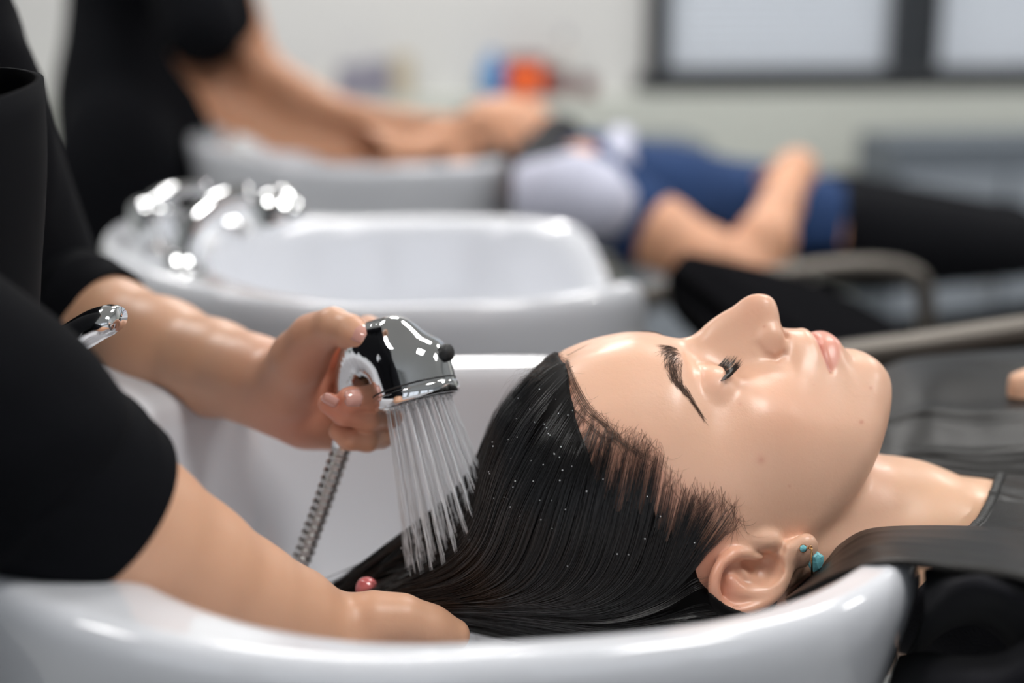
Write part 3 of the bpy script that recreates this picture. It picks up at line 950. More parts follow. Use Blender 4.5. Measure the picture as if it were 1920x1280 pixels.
def basin_mesh(c):
    nth = 180
    th = np.linspace(0, 2 * PI, nth, endpoint=False)
    def ring(k_out, k_in, z, w, hgt=1.0, sh=0.0):
        """blend outer outline (scale k_out) and inner outline (scale k_in) with weight w"""
        xo, yo = rim_outline(th, 0.265, 0.245, 0.0, 2.25, 2.9)
        xi, yi = rim_outline(th, 0.208, 0.218, 0.035, 2.4, 2.7)
        x = (xo * k_out) * (1 - w) + (0.035 + (xi - 0.035) * k_in) * w + sh
        y = (yo * k_out) * (1 - w) + (yi * k_in) * w
        xr, yr = (xo * (1 - w) + xi * w), (yo * (1 - w) + yi * w)
        zz = z + rim_height(xr, yr) * hgt
        return np.stack([x, y, zz], 1)
    R_ = []
    R_.append(ring(0.40, 1, -0.26, 0, 0, -.02))
    R_.append(ring(0.62, 1, -0.255, 0, 0, -.02))
    for k, z, h in ((0.72, -0.235, 0.1), (0.80, -0.20, 0.2), (0.875, -0.15, 0.35), (0.93, -0.10, 0.6), (0.965, -0.06, 0.8), (0.985, -0.035, .95), (0.997, -0.02, 1), (1.0, -0.012, 1), (0.998, -0.005, 1), (0.990, 0.0, 1), (0.978, 0.003, 1)):
        R_.append(ring(k, 1, z, 0, h))
    for w, z in ((0.12, 0.0035), (0.30, 0.0025), (0.62, 0.0015), (0.86, 0.001), (0.95, -0.001)):
        R_.append(ring(0.975, 1.0, z, w))
    for k, z, h in ((0.985, -0.004, 1), (0.972, -0.010, 1), (0.962, -0.022, 1), (0.945, -0.045, .9), (0.92, -0.075, .7), (0.87, -0.11, .4), (0.79, -0.14, .2), (0.66, -0.160, .1), (0.48, -0.172, 0), (0.28, -0.180, 0), (0.115, -0.184, 0)):
        R_.append(ring(1, k, z, 1, h))
    A = np.stack(R_)
    V = A.reshape(-1, 3)
    W = np.asarray(c) + V[:, :1] * FEET + V[:, 1:2] * ROW + V[:, 2:3] * np.array([0, 0, 1.0])
    Fc = grid_faces(len(R_), nth, wrap_v=True)
    faces = [list(f) for f in Fc]
    faces.append([j for j in range(nth)]);
    return W, faces

RIM_Z = 0.932
BC = [np.array([-0.0585, 0.764, RIM_Z]), np.array([-0.137, 1.414, RIM_Z]), np.array([-0.264, 2.36, RIM_Z])]

def basin(i, label, group=None):
    c = BC[i]
    root = empty('shampoo_basin', (c[0], c[1], 0), PSI)
    tag(root, label, 'basin', group)
    v, f = basin_mesh(c)
    bo = link_mesh('bowl', v, f, M['porcelain'], root)
    s = bo.modifiers.new('subd', 'SUBSURF'); s.levels = 1; s.render_levels = 1
    # drain
    d0 = loc2w(c, 0.035, 0, -0.1845)
    v, f = lathe_data([(0.002, 0.0035), (0.012, 0.003), (0.020, 0.0025), (0.0245, 0.001), (0.0250, -0.002)], d0, (0, 0, 1), 40, cap0=True)
    link_mesh('drain', v, f, M['chrome'], root)
    # pedestal down to the floor
    p = loc2w(c, -0.03, 0, 0)
    v, f = box_data((p[0], p[1], 0.335), (0.26, 0.30, 0.67), PSI, 0.03, 3)
    link_mesh('pedestal', v, f, M['black_plastic'], root)
    return root

def mixer(root, c, x, y, rot, lever_pts, lever_r, extra=True):
    """single lever mixer standing on the basin deck"""
    b = loc2w(c, x, y, 0.003)
    v, f = lathe_data([(0.0, 0.0), (0.027, 0.0), (0.0275, 0.004), (0.024, 0.008), (0.0225, 0.012), (0.022, 0.040), (0.0235, 0.050), (0.0235, 0.058), (0.020, 0.064), (0.012, 0.068), (0.0, 0.069)], b, (0, 0, 1), 48)
    body = link_mesh('mixer_tap', v, f, M['chrome'], root)
    add_tube('lever', catmull(lever_pts, 20), np.interp(np.linspace(0, 1, 20), np.linspace(0, 1, len(lever_r)), lever_r), M['chrome'], body, 20, flat=0.55)
    sp = [loc2w(b, 0, 0, 0.035) - np.array([0, 0, 0]), ]
    s0 = b + np.array([0, 0, .032]); 
    pts = [s0, s0 + FEET * .03 + np.array([0, 0, .012]), s0 + FEET * .065 + np.array([0, 0, .010]), s0 + FEET * .085 + np.array([0, 0, -.006])]
    if extra: add_tube('spout', catmull(pts, 16), np.linspace(.012, .009, 16), M['chrome'], body, 18)
    return body
# ------------------------------------------------------------------ the stylist and the hand shower
A_ = lambda *q: np.array([at(a, b, c) for a, b, c in q])
def mm(p): return np.asarray(p) * 1000.0

# left arm (far), pixel + depth of every joint
L_WR = (512, 722, .862)
LF = dict(
 elbow=(120,640,.985), fore=(230,668,.945), mid=(370,705,.900), wrist=L_WR)
R_WR = (600, 1212, .690)

def left_hand_sdf(p):
    q = lambda L: mm(A_(*L))
    d = s_chain(p, q([(60,560,1.02),(120,600,.995),(200,632,.965),(300,662,.935),(400,690,.905),(470,710,.88),(512,722,.868)]), [44, 42.5, 40, 35.5, 29.5, 26, 24.5], 14)
    # palm: heel, thumb side and back of the hand
    palm = s_chain(p, q([(520,722,.868),(556,706,.868),(590,694,.876)]), [22, 17, 14], 8)
    palm = smin(palm, s_chain(p, q([(524,738,.866),(560,762,.868),(602,778,.872)]), [22, 19, 15], 8), 10)
    palm = smin(palm, s_chain(p, q([(535,770,.866),(575,792,.868),(620,806,.868)]), [15.5, 15, 13], 8), 10)
    d = smin(d, palm, 14)
    # thumb
    th = s_chain(p, q([(535,722,.852),(562,672,.836),(588,634,.826),(622,611,.816)]), [21, 16.5, 13, 10.2], 9)
    th = smin(th, s_chain(p, q([(600,622,.820),(626,613,.814),(655,622,.806),(688,640,.797)]), [10.6, 10.5, 9.8, 8.2], 4), 4)
    d = smin(d, th, 9)
    # index finger behind the shower head
    ix = s_chain(p, q([(596,700,.878),(640,650,.872),(690,618,.856),(726,628,.836),(738,660,.822)]), [10, 9, 8.4, 7.8, 7], 3)
    # middle, ring, little finger round the handle
    mi = s_chain(p, q([(602,712,.882),(672,706,.876),(722,722,.848),(728,738,.812),(700,745,.794),(660,748,.786),(652,748,.786)]), [10, 9, 8.6, 8.2, 7.6, 7.0, 6.6], 2.5)
    ri = s_chain(p, q([(600,744,.882),(672,742,.876),(726,758,.850),(730,778,.815),(690,783,.797),(645,774,.788),(616,756,.786)]), [10, 9, 8.6, 8.0, 7.6, 7.2, 6.2], 2.5)
    li = s_chain(p, q([(600,782,.878),(660,786,.872),(706,800,.848),(714,816,.818),(688,824,.802),(655,822,.797),(634,808,.798)]), [9.5, 8.5, 8.2, 7.8, 7.2, 6.8, 5.8], 2.5)
    for fg, k in ((ix, 5), (mi, 5), (ri, 5), (li, 5)):
        bs = s_cap(p, mm(at(585,720,.876)), mm(at(590,770,.876)), 14, 14)
        m = smin(d, fg, 2.2)
        d = np.where(np.abs(bs) < 9, smin(d, fg, k), m)
        d = m
    # creases at the wrist and thumb
    return d

def right_hand_sdf(p):
    q = lambda L: mm(A_(*L))
    d = s_chain(p, q([(-60,760,.585),(40,850,.600),(125,935,.612),(225,1010,.626),(335,1078,.645),(445,1134,.664),(540,1165,.680),(600,1196,.690)]), [43, 43, 43, 41.5, 38, 33, 27, 23.5], 10)
    palm = s_chain(p, q([(610,1205,.692),(670,1216,.702),(740,1228,.712)]), [22, 20, 16], 10)
    palm = smin(palm, s_chain(p, q([(620,1190,.715),(690,1200,.740),(750,1212,.748)]), [19, 17, 13], 10), 12)
    th = s_chain(p, q([(640,1186,.694),(700,1164,.694),(752,1162,.696),(805,1176,.700),(850,1190,.704)]), [17, 14.5, 12.5, 11.0, 9.0], 7)
    d = smin(d, palm, 14); d = smin(d, th, 9)
    for L, r in (([(740,1226,.722),(800,1240,.735),(822,1212,.752),(795,1170,.768)], [11, 9, 8.4, 7]),
                 ([(735,1228,.738),(785,1240,.758),(798,1206,.778),(770,1165,.788)], [11, 9, 8.4, 7]),
                 ([(720,1222,.750),(760,1235,.778),(762,1190,.796),(728,1136,.800),(700,1114,.794)], [11, 9, 8.4, 7.8, 6.8]),
                 ([(700,1212,.756),(722,1222,.780),(712,1175,.788),(693,1122,.772),(688,1100,.765)], [10, 8.4, 8.0, 7.2, 5.8])):
        d = smin(d, s_chain(p, q(L), r, 3), 4)
    return d

def stylist_body_sdf(p):
    """trunk, neck, head and upper arms (millimetres)"""
    L = lambda *a: np.array(a, float)
    ch = (-430, 690)
    d = s_ell(p, (-470, 700, 1210), (115, 165, 230))
    d = smin(d, s_ell(p, (-500, 700, 950), (120, 165, 220)), 80)
    d = smin(d, s_cap(p, (-430, 560, 1370), (-420, 850, 1370), 62, 62), 60)
    d = smin(d, s_chain(p, [(-430, 700, 1390), (-395, 700, 1470)], [58, 54]), 30)
    d = smin(d, s_ell(p, (-370, 700, 1570), (98, 76, 118)), 22)
    d = smin(d, s_chain(p, [(-275, 700, 1560), (-264, 700, 1540)], [12, 15]), 12)
    d = smin(d, s_ell(p, (-310, 700, 1490), (40, 45, 35)), 20)
    R0 = mm(A_((-60,760,.585)))[0]; L0 = mm(A_((60,560,1.02)))[0]
    d = smin(d, s_chain(p, [(-425, 520, 1360), (-400, 505, 1180), R0], [50, 46, 43], 20), 30)
    d = smin(d, s_chain(p, [(-415, 880, 1360), (-400, 960, 1190), L0], [50, 46, 43], 20), 30)
    for y in (610, 790):
        d = smin(d, s_chain(p, [(-500, y, 900), (-495, y, 480), (-510, y, 90), (-430, y, 40)], [88, 60, 42, 34], 20), 50)
    return d

def cloth_tube(name, path, rad, mat, parent, th=0.003, seg=72, n=90, wr=1.0, seed=0, fold=True, flat=1.0, slant=0.0):
    """open sleeve with wrinkles and a turned hem at its end"""
    r_ = np.random.default_rng(seed)
    path = catmull(path, n); rad = np.interp(np.linspace(0, 1, n), np.linspace(0, 1, len(rad)), rad)
    t, N, B = frames(path)
    th_ = np.linspace(0, 2 * PI, seg, endpoint=False)
    s = np.linspace(0, 1, n)
    D = np.zeros((n, seg))
    for k in range(14):
        s0 = r_.uniform(0, .86); a0 = r_.uniform(0, 2 * PI); sl = r_.normal(0, .05); w = r_.uniform(.012, .035)
        am = r_.uniform(.0012, .0034) * wr
        da = np.angle(np.exp(1j * (th_ - a0)))
        env = np.exp(-(da / r_.uniform(.7, 1.5)) ** 2)
        D += am * env[None, :] * np.exp(-((s[:, None] - s0 - sl * da[None, :]) / w) ** 2)
    D *= np.clip((1 - s) / .08, 0, 1)[:, None]
    rr = rad[:, None] + D
    def ring(i, off):
        rd = np.cos(th_)[:, None] * N[i] + flat * np.sin(th_)[:, None] * B[i]
        w = np.clip((s[i] - .72) / .28, 0, 1) ** 1.5
        back = slant * w * np.clip(rd @ np.array([-.6, 0, -.8]), 0, 1)
        return path[i] + ((rr[i] + off)[:, None]) * rd - t[i] * back[:, None]
    rows = [ring(i, 0) for i in range(n)]
    if fold:
        rows.append(ring(n - 1, -th * .3) + t[-1] * th * .6); rows.append(ring(n - 1, -th) + t[-1] * th * .2)
        for i in (n - 2, n - 6, n - 14): rows.append(ring(i, -th * 1.1))
    V = np.concatenate(rows)
    F_ = grid_faces(len(rows), seg, wrap_v=True)
    return link_mesh(name, V, F_, mat, parent)

def build_stylist():
    root = empty('person', (-0.5, 0.70, 0))
    tag(root, 'stylist in black top rinsing the client, holding the chrome hand shower', 'person')
    def full(p):
        d = stylist_body_sdf(p)
        return smin(smin(d, left_hand_sdf(p), 6), right_hand_sdf(p), 6)
    # one continuous body: coarse trunk, fine arms
    lo = mm(A_((60,560,1.02)))[0]
    def fine(p):
        return np.minimum(left_hand_sdf(p), right_hand_sdf(p))
    Vf, Qf = surface_nets(lambda p: smin(np.minimum(left_hand_sdf(p), right_hand_sdf(p)), stylist_body_sdf(p), 10), (-345, 520, 800), (20, 1075, 1130), 1.5)
    Vf = relax(Vf, Qf, 3)
    Vc, Qc = surface_nets(lambda p: smin(np.minimum(left_hand_sdf(p), right_hand_sdf(p)), stylist_body_sdf(p), 10), (-700, 420, -10), (-345 + 12, 1100, 1720), 12)
    Vc = relax(Vc, Qc, 2)
    V = np.concatenate([Vf, Vc]); Q = np.concatenate([Qf, Qc + len(Vf)])
    W = V / 1000
    tone = np.ones((len(W), 3))
    def bl(c, s, col, k):
        nonlocal tone
        w = (np.exp(-(((W - at(*c)) / s) ** 2).sum(1)) * k)[:, None]; tone = tone * (1 - w) + tone * np.array(col) * w
    for c in ((600,640,.83),(560,760,.86),(650,748,.786),(616,760,.786),(730,760,.83),(640,690,.85)): bl(c, .022, (1.06, .84, .86), .8)
    bl((560,720,.86), .045, (1.08, .92, .98), .6)
    bl((684,636,.80), .010, (1.1, .85, .85), .6)
    bl((560,800,.87), .025, (1.05, .8, .8), .6)
    link_mesh('body', W, Q, M['skin_stylist'], root, attrs={'tone': tone})
    # nails
    def nail(name, c, axis, up, L, Wd, mat, lift=0.0):
        c = np.asarray(c); axis = np.asarray(axis) / np.linalg.norm(axis); up = np.asarray(up); up = up - axis * np.dot(up, axis); up /= np.linalg.norm(up)
        sd = np.cross(axis, up); vs = []
        nu, nv = 12, 11
        for i in range(nu):
            a = i / (nu - 1) * 2 - 1
            for j in range(nv):
                b = j / (nv - 1) * 2 - 1
                wv = Wd * .5 * (1 - .25 * max(a, 0) ** 3) * math.sqrt(max(0.02, 1 - .9 * max(0, abs(a) - .72) ** 2 / .078))
                vs.append(c + axis * a * L * .5 + sd * b * wv + up * (lift - (b * b) * Wd * .26 - a * a * L * .05))
        o = link_mesh(name, vs, grid_faces(nu, nv), mat, root)
        so = o.modifiers.new('t', 'SOLIDIFY'); so.thickness = .0007; so.offset = 0
        return o
    tb = A_((655,622,.806),(688,640,.797))
    nail('fingernail', at(675,621,.7960) , tb[1]-tb[0], (-.15, -.50, .85), .0155, .0135, M['nail'], .0022)
    nail('fingernail', at(664,745,.7770), A_((700,745,.794),(655,748,.786))[1]-A_((700,745,.794),(655,748,.786))[0], (-.2, -.95, .35), .0105, .0095, M['nail'], .0008)
    nail('fingernail', at(617,753,.7785), A_((645,774,.788),(616,756,.786))[1]-A_((645,774,.788),(616,756,.786))[0], (-.75, -.8, .1), .0095, .0090, M['nail'], .0008)
    t_ = A_((693,1122,.772),(688,1100,.765))
    v, f = lathe_data([(.0064, -.0045), (.0068, -.001), (.0066, .0022), (.0054, .0050), (.0032, .0068), (0, .0075)], at(688,1104,.7655), t_[1] - t_[0], 24)
    link_mesh('fingernail', v, f, M['nail_coral'], root)
    # clothes
    cloth_tube('sleeve', np.r_[np.array([[-.43,.53,1.30],[-.405,.508,1.20]]), [(np.array([-.40,.505,1.18])+at(-60,760,.585))/2], A_((-60,760,.586),(34,856,.600),(112,916,.612),(170,960,.622))], [.064,.062,.056,.0525,.0520,.0510,.0500], M['black_cloth'], root, seed=3, wr=1.1, slant=.030)
    cloth_tube('sleeve', np.r_[np.array([[-.42,.90,1.30],[-.40,.955,1.20]]), np.r_[[(np.array([-.40,.96,1.19])+at(60,560,1.02))/2], A_((66,563,1.015),(140,592,.985),(196,618,.970))]], [.066,.064,.060,.054,.0475,.0445], M['black_cloth'], root, seed=8, wr=1.2)
    def shirt(p):
        d = s_ell(p, (-470, 700, 1210), (128, 178, 245))
        d = smin(d, s_ell(p, (-505, 700, 930), (132, 178, 230)), 80)
        d = smin(d, s_cap(p, (-430, 560, 1370), (-420, 850, 1370), 74, 74), 60)
        d = smin(d, s_chain(p, [(-425, 520, 1360), (-405, 505, 1200)], [66, 64], 20), 30)
        d = smin(d, s_chain(p, [(-415, 880, 1360), (-405, 950, 1200)], [66, 64], 20), 30)
        d = smax(d, 760 - p[:, 2], 8)
        return smax(d, -s_cap(p, (-415, 700, 1420), (-380, 700, 1560), 70, 80), 6)
    v, q = surface_nets(shirt, (-680, 400, 740), (-290, 1050, 1480), 7)
    link_mesh('shirt', relax(v, q, 4) / 1000, q, M['black_cloth'], root)
    def trs(p):
        d = s_ell(p, (-505, 700, 900), (128, 172, 150))
        for y in (610, 790):
            d = smin(d, s_chain(p, [(-500, y, 900), (-495, y, 480), (-510, y, 95)], [98, 72, 58], 20), 50)
        return smax(smax(d, 85 - p[:, 2], 4), p[:, 2] - 980, 6)
    v, q = surface_nets(trs, (-660, 480, 60), (-340, 920, 1000), 9)
    link_mesh('trousers', relax(v, q, 3) / 1000, q, M['black_cloth'], root)
    # bib of the apron standing away from the chest, its top open
    rows = []
    zt = at(40, 195, .70)[2]
    zs = np.linspace(zt, zt - .50, 40)
    cx = at(-165, 250, .70)[0]
    phi = np.linspace(-1.9, 1.9, 60)
    for i, z in enumerate(zs):
        s = i / 39
        a = .085 - .055 * s ** 1.5 + .0012 * math.sin(s * 21); b = .115 + .02 * s
        x = cx - .03 + a * np.cos(phi) + .0018 * np.sin(phi * 5 + s * 6) - .012 * s
        y = .70 + b * np.sin(phi)
        rows.append(np.stack([x, y, np.full_like(x, z) + .008 * (np.cos(phi) < .2) * 0 + .012 * np.sin(phi + .6)], 1))
    o = link_mesh('apron_bib', np.concatenate(rows), grid_faces(40, 60), M['black_cloth'], root)
    so = o.modifiers.new('t', 'SOLIDIFY'); so.thickness = .004; so.offset = 0
    return root

def build_shower():
    n = np.array([.255, -.36, -.897]); n /= np.linalg.norm(n)
    c = at(784, 752, .787)                       # centre of the spray rim
    def w(px, py, Y): return mm(at(px, py, Y))
    C0 = mm(c)
    def cyl(p, r, h0, h1, rnd):
        q = p - C0; h = q @ n; rad = np.linalg.norm(q - h[:, None] * n, axis=1)
        a = np.stack([rad - (r - rnd), np.maximum(h0 + rnd - h, h - (h1 - rnd))], 1)
        return np.linalg.norm(np.maximum(a, 0), axis=1) + np.minimum(a.max(1), 0) - rnd
    top = C0 - n * 34
    M3 = None
    hp = np.array([w(738,646,.798), w(705,652,.803), w(680,668,.809), w(668,700,.815), (w(667,740,.818)), w(664,765,.818), w(660,785,.817), w(655,805,.814)])
    hr = [17, 16, 13.5, 12, 11.5, 11, 10.5, 9.0]
    def fn(p):
        b = cyl(p.astype(np.float64), 24.6, -39.5, -3.5, 1.0)
        q = p - C0; h = q @ n; rad = np.linalg.norm(q - h[:, None] * n, axis=1)
        d = smax(b, s_ell(p, C0 - n * 12, (32, 32, 27.5)), 6)
        hnd = s_chain(p, catmull(hp, 26), np.interp(np.linspace(0, 1, 26), np.linspace(0, 1, 8), hr))
        d = smin(d, hnd, 9)
        # scooped line between dome and neck
        cut = s_chain(p, catmull([w(690,690,.776), w(716,690,.766), w(745,676,.765)], 10), np.linspace(1.2, 1.6, 10))
        d = smax(d, -cut, 3)
        return d
    lo = np.minimum(C0 - 60, hp.min(0) - 25); hi = np.maximum(C0 + 60, hp.max(0) + 25)
    V, Q = surface_nets(fn, lo, hi, 0.75)
    V = relax(V, Q, 12) / 1000
    root = empty('hand_shower', c)
    tag(root, 'chrome hand shower with black button spraying water, held by the stylist', 'shower head')
    link_mesh('housing', V, Q, M['chrome'], root)
    v, f = lathe_data([(.0240, -.0089), (.02475, -.0088), (.02480, -.0083), (.02475, -.0078), (.0240, -.0077)], c, n, 72)
    link_mesh('seam_ring', v, f, M['black_plastic'], root)
    v, f = lathe_data([(.0238, -.0068), (.0252, -.0062), (.0255, -.0050), (.0253, -.0012), (.0246, .0004), (.0236, .0008), (.0232, .0000)], c, n, 72)
    link_mesh('face_ring', v, f, M['chrome'], root)
    v, f = lathe_data([(.0234, .0000), (.0225, .0012), (.018, .0020), (.010, .0026), (.0, .0028)], c, n, 64)
    parts = [(v, f)]
    a = np.cross(n, [0, 0, 1]); a /= np.linalg.norm(a); b = np.cross(n, a)
    noz = []
    for rr, k in ((.005, 6), (.010, 12), (.0145, 18), (.019, 24)):
        for j in range(k):
            t = 2 * PI * j / k + rr * 100
            o = c + a * rr * math.cos(t) + b * rr * math.sin(t) + n * .0018
            noz.append(o); parts.append(lathe_data([(.0008, 0), (.0007, .0006), (.0004, .0008), (0, .0008)], o, n, 8))
    v, f = merge(parts)
    link_mesh('spray_plate', v, f, M['chrome_soft'], root)
    # black button on the front of the head
    bo = at(836, 661, .787); bd = at(852, 658, .784) - bo; bd /= np.linalg.norm(bd)
    v, f = lathe_data([(.0, -.004), (.0048, -.004), (.0051, .0010), (.0048, .0026), (.0038, .0034), (0, .0036)], bo, bd, 28)
    link_mesh('button', v, f, M['black_rubber'], root)
    # ribbed metal hose: grip end, over the near side of the bowl and away behind the arm
    hpt = catmull(np.array([at(650,812,.811), at(634,860,.808), at(606,940,.804), at(582,1005,.800), at(556,1070,.795), at(520,1130,.785), at(440,1190,.775), at(330,1190,.765), at(240,1120,.76)]), 520)
    d = np.r_[0, np.cumsum(np.linalg.norm(np.diff(hpt, axis=0), axis=1))]
    rad = .0059 + .00048 * np.cos(d / .0050 * 2 * PI)
    add_tube('hose', hpt, rad, M['chrome_dark'], root, 22)
    fr = [(.0072, -.006), (.0078, -.004), (.0078, .004), (.0070, .007), (.0062, .010)]
    ax = hpt[8] - hpt[0]
    v, f = lathe_data(fr, hpt[0] , ax, 32)
    link_mesh('hose_nut', v, f, M['chrome'], root)
    return c, n, noz
# ------------------------------------------------------------------ the client: body, cape, earring
def patch(name, ctrl, mat, parent, nu=60, nv=90, th=0.0022, wr=0.0, seed=0, hem=None):
    """smooth cloth sheet through a net of (px, py, depth) points"""
    g = np.array([[at(*c) for c in row] for row in ctrl])
    a = np.stack([catmull(g[i], nv) for i in range(len(g))])
    b = np.stack([catmull(a[:, j], nu) for j in range(nv)], 1)
    if wr:
        r_ = np.random.default_rng(seed)
        du = np.gradient(b, axis=0); dv = np.gradient(b, axis=1)
        n = np.cross(du, dv); n /= np.linalg.norm(n, axis=2)[..., None] + 1e-9
        U, W = np.meshgrid(np.linspace(0, 1, nu), np.linspace(0, 1, nv), indexing='ij')
        D = np.zeros_like(U)
        for k in range(16):
            an = r_.normal(0.2, .5); w = r_.uniform(.02, .06); o = r_.uniform(-.2, 1.1); c = r_.uniform(0, 1); L = r_.uniform(.15, .4)
            q = U * math.cos(an) + W * math.sin(an) * .7 - o; t = -U * math.sin(an) + W * math.cos(an) - c
            D += r_.uniform(-.6, 1) * np.exp(-(q / w) ** 2 - (t / L) ** 2)
        b = b + n * (D * wr)[..., None]
    o = link_mesh(name, b.reshape(-1, 3), grid_faces(nu, nv), mat, parent)
    so = o.modifiers.new('t', 'SOLIDIFY'); so.thickness = th; so.offset = 0
    return o, b

def piping(name, line, r, mat, parent, n=160, stitch=True):
    path = catmull(line, n)
    d = np.r_[0, np.cumsum(np.linalg.norm(np.diff(path, axis=0), axis=1))]
    rad = r * (1 + (0.10 * np.sin(d / .0022 * 2 * PI) if stitch else 0))
    return add_tube(name, path, rad, mat, parent, 12)

def build_client(V, Q):
    root = empty('person', (N0[0], N0[1], 0))
    tag(root, 'client lying face up with closed eyes, wet black hair held over the basin', 'person')
    # trunk, arm and legs under the cape, along the recliner
    sh = h2w(np.array([-205, -133, 0])) ; 
    def pt(x, y, z): return mm(sh + FEET * x + ROW * y + np.array([0, 0, z - .032]))
    def body(p):
        hd = head_sdf(w2h(p / 1000.0).astype(np.float32))
        d = s_chain(p, [pt(.00, 0, 0), pt(.05, 0, -.01)], [50, 56])
        d = smin(d, s_cap(p, pt(.075, -.13, -.015), pt(.075, .13, -.015), 50, 50), 26)
        ch = s_chain(p, [pt(.12, -.07, -.01), pt(.40, -.06, -.03), pt(.55, -.08, -.05)], [95, 80, 88], 30)
        ch = smin(ch, s_chain(p, [pt(.12, .07, -.01), pt(.40, .06, -.03), pt(.55, .08, -.05)], [95, 80, 88], 30), 60)
        d = smin(d, ch, 50)
        for s in (-1, 1):
            d = smin(d, s_chain(p, [pt(.58, .09 * s, -.06), pt(1.0, .10 * s, -.05), pt(1.40, .09 * s, -.12)], [82, 58, 38], 20), 40)
        # near arm under the cape, far arm with its hand resting on the chest
        d = smin(d, s_chain(p, [pt(.08, -.17, -.03), pt(.32, -.24, -.07), pt(.52, -.16, .02)], [48, 40, 26], 16), 20)
        return d, hd
    HAND = A_((2090,730,.99),(2010,722,.985),(1960,712,.98))
    def hand(p):
        q = lambda L_: mm(A_(*L_))
        d = s_chain(p, [pt(.09, .17, -.02), mm(at(2400,930,1.02)), mm(at(2190,790,.98)), mm(at(2090,742,.965)), mm(at(2010,732,.955))], [46, 40, 27, 25, 17], 14)
        for (a, b_, c, y0) in ((1965,1935,1908,706),(1960,1930,1902,722),(1962,1932,1905,742),(1968,1940,1914,762)):
            d = smin(d, s_chain(p, q([(2010,y0+4,.955),(a,y0,.946),(b_,y0+1,.941),(c,y0+5,.938)]), [9.5, 8.4, 7.8, 6.6], 2), 1.5)
        return d
    # continuous head-and-body surface: the detailed head joined to a coarser trunk
    W = h2w(V)
    Vb, Qb = surface_nets(lambda p: np.minimum(smin(body(p)[0], s_cap(p, mm(h2w([-150,-118,0])), mm(h2w([-225,-140,0])), 52, 56), 20), hand(p)),
                          (150, 560, 640), (2250, 1320, 1120), 6)
    Vb = relax(Vb, Qb, 2)
    Wb = Vb / 1000
    hb = w2h(Wb)
    W2 = np.concatenate([W, Wb]); Q2 = np.concatenate([Q, Qb + len(W)])
    tone = np.concatenate([head_tone(V), np.ones((len(Wb), 3)) * (1, 1.0, .95)])
    link_mesh('body', W2, Q2, M['skin_client'], root, attrs={'tone': tone})
    build_hair(root, V); build_brows(root)
    # dress under the cape
    v, q = surface_nets(lambda p: smax(body(p)[0] - 7, -((p - pt(-.005, 0, 0)) @ _v(FEET)), 5), (250, 540, 620), (2280, 1330, 1130), 10)
    link_mesh('dress', relax(v, q, 3) / 1000, q, M['black_cloth'], root)
    def strip(p):
        p = p.astype(np.float32)
        d = head_sdf(p) - 4.5
        d = smax(d, (p[:, 0] + 140 + (p[:, 1] + 120) * .8) * .78, 4)
        return smax(d, p[:, 1] + 110 - (p[:, 2] < 0) * 0, 3)
    v, q = surface_nets(strip, (-262, -250, -90), (-70, -80, 90), 2.5)
    link_mesh('neck_strip', h2w(relax(v, q, 3)), q, M['dark_towel'], root)
    # cape
    c = M['cape']
    far, fb = patch('cape', [
        [(1560,735,1.085),(1640,700,1.075),(1700,676,1.07),(1800,664,1.065),(1920,655,1.06),(2150,640,1.08),(2500,640,1.12),(3300,760,1.20)],
        [(1570,772,1.02),(1650,735,1.01),(1720,708,1.00),(1800,698,.995),(1920,700,.99),(2150,700,1.0),(2500,705,1.02),(3300,800,1.10)],
        [(1590,810,.965),(1660,776,.955),(1730,752,.945),(1810,752,.94),(1920,748,.935),(2150,740,.94),(2500,750,.94),(3300,850,1.0)],
        [(1610,842,.925),(1670,808,.915),(1740,795,.905),(1820,800,.90),(1920,795,.895),(2150,790,.89),(2500,800,.88),(3300,910,.93)],
        [(1640,862,.885),(1690,846,.878),(1750,848,.870),(1830,862,.862),(1920,866,.858),(2150,860,.85),(2500,865,.83),(3300,980,.87)],
        [(1660,885,.862),(1705,878,.856),(1760,882,.851),(1840,893,.846),(1920,898,.843),(2150,900,.83),(2500,910,.80),(3300,1040,.82)]], c, root, 90, 180, wr=.0045, seed=5)
    piping('cape_hem', fb[-1], .0022, M['cape_trim'], far)
    near, nb = patch('cape', [
        [(1876,893,.815),(1935,896,.815),(2050,902,.812),(2300,905,.815),(2500,912,.80),(3300,1030,.83)],
        [(1866,925,.786),(1925,930,.784),(2050,935,.800),(2300,945,.78),(2500,955,.76),(3300,1100,.78)],
        [(1850,960,.758),(1915,965,.752),(2050,975,.755),(2300,985,.73),(2500,1000,.70),(3300,1190,.72)],
        [(1826,992,.735),(1905,998,.720),(2050,1012,.705),(2300,1035,.67),(2500,1060,.63),(3300,1320,.65)],
        [(1770,1012,.715),(1900,1030,.690),(2060,1060,.665),(2300,1100,.62),(2500,1160,.58),(3300,1520,.60)]], c, root, 60, 130, wr=.0025, seed=9)
    piping('collar_seam', nb[:, 0], .0030, M['cape_trim'], near)
    piping('collar_seam', nb[:, 5], .0016, M['cape_trim'], near)
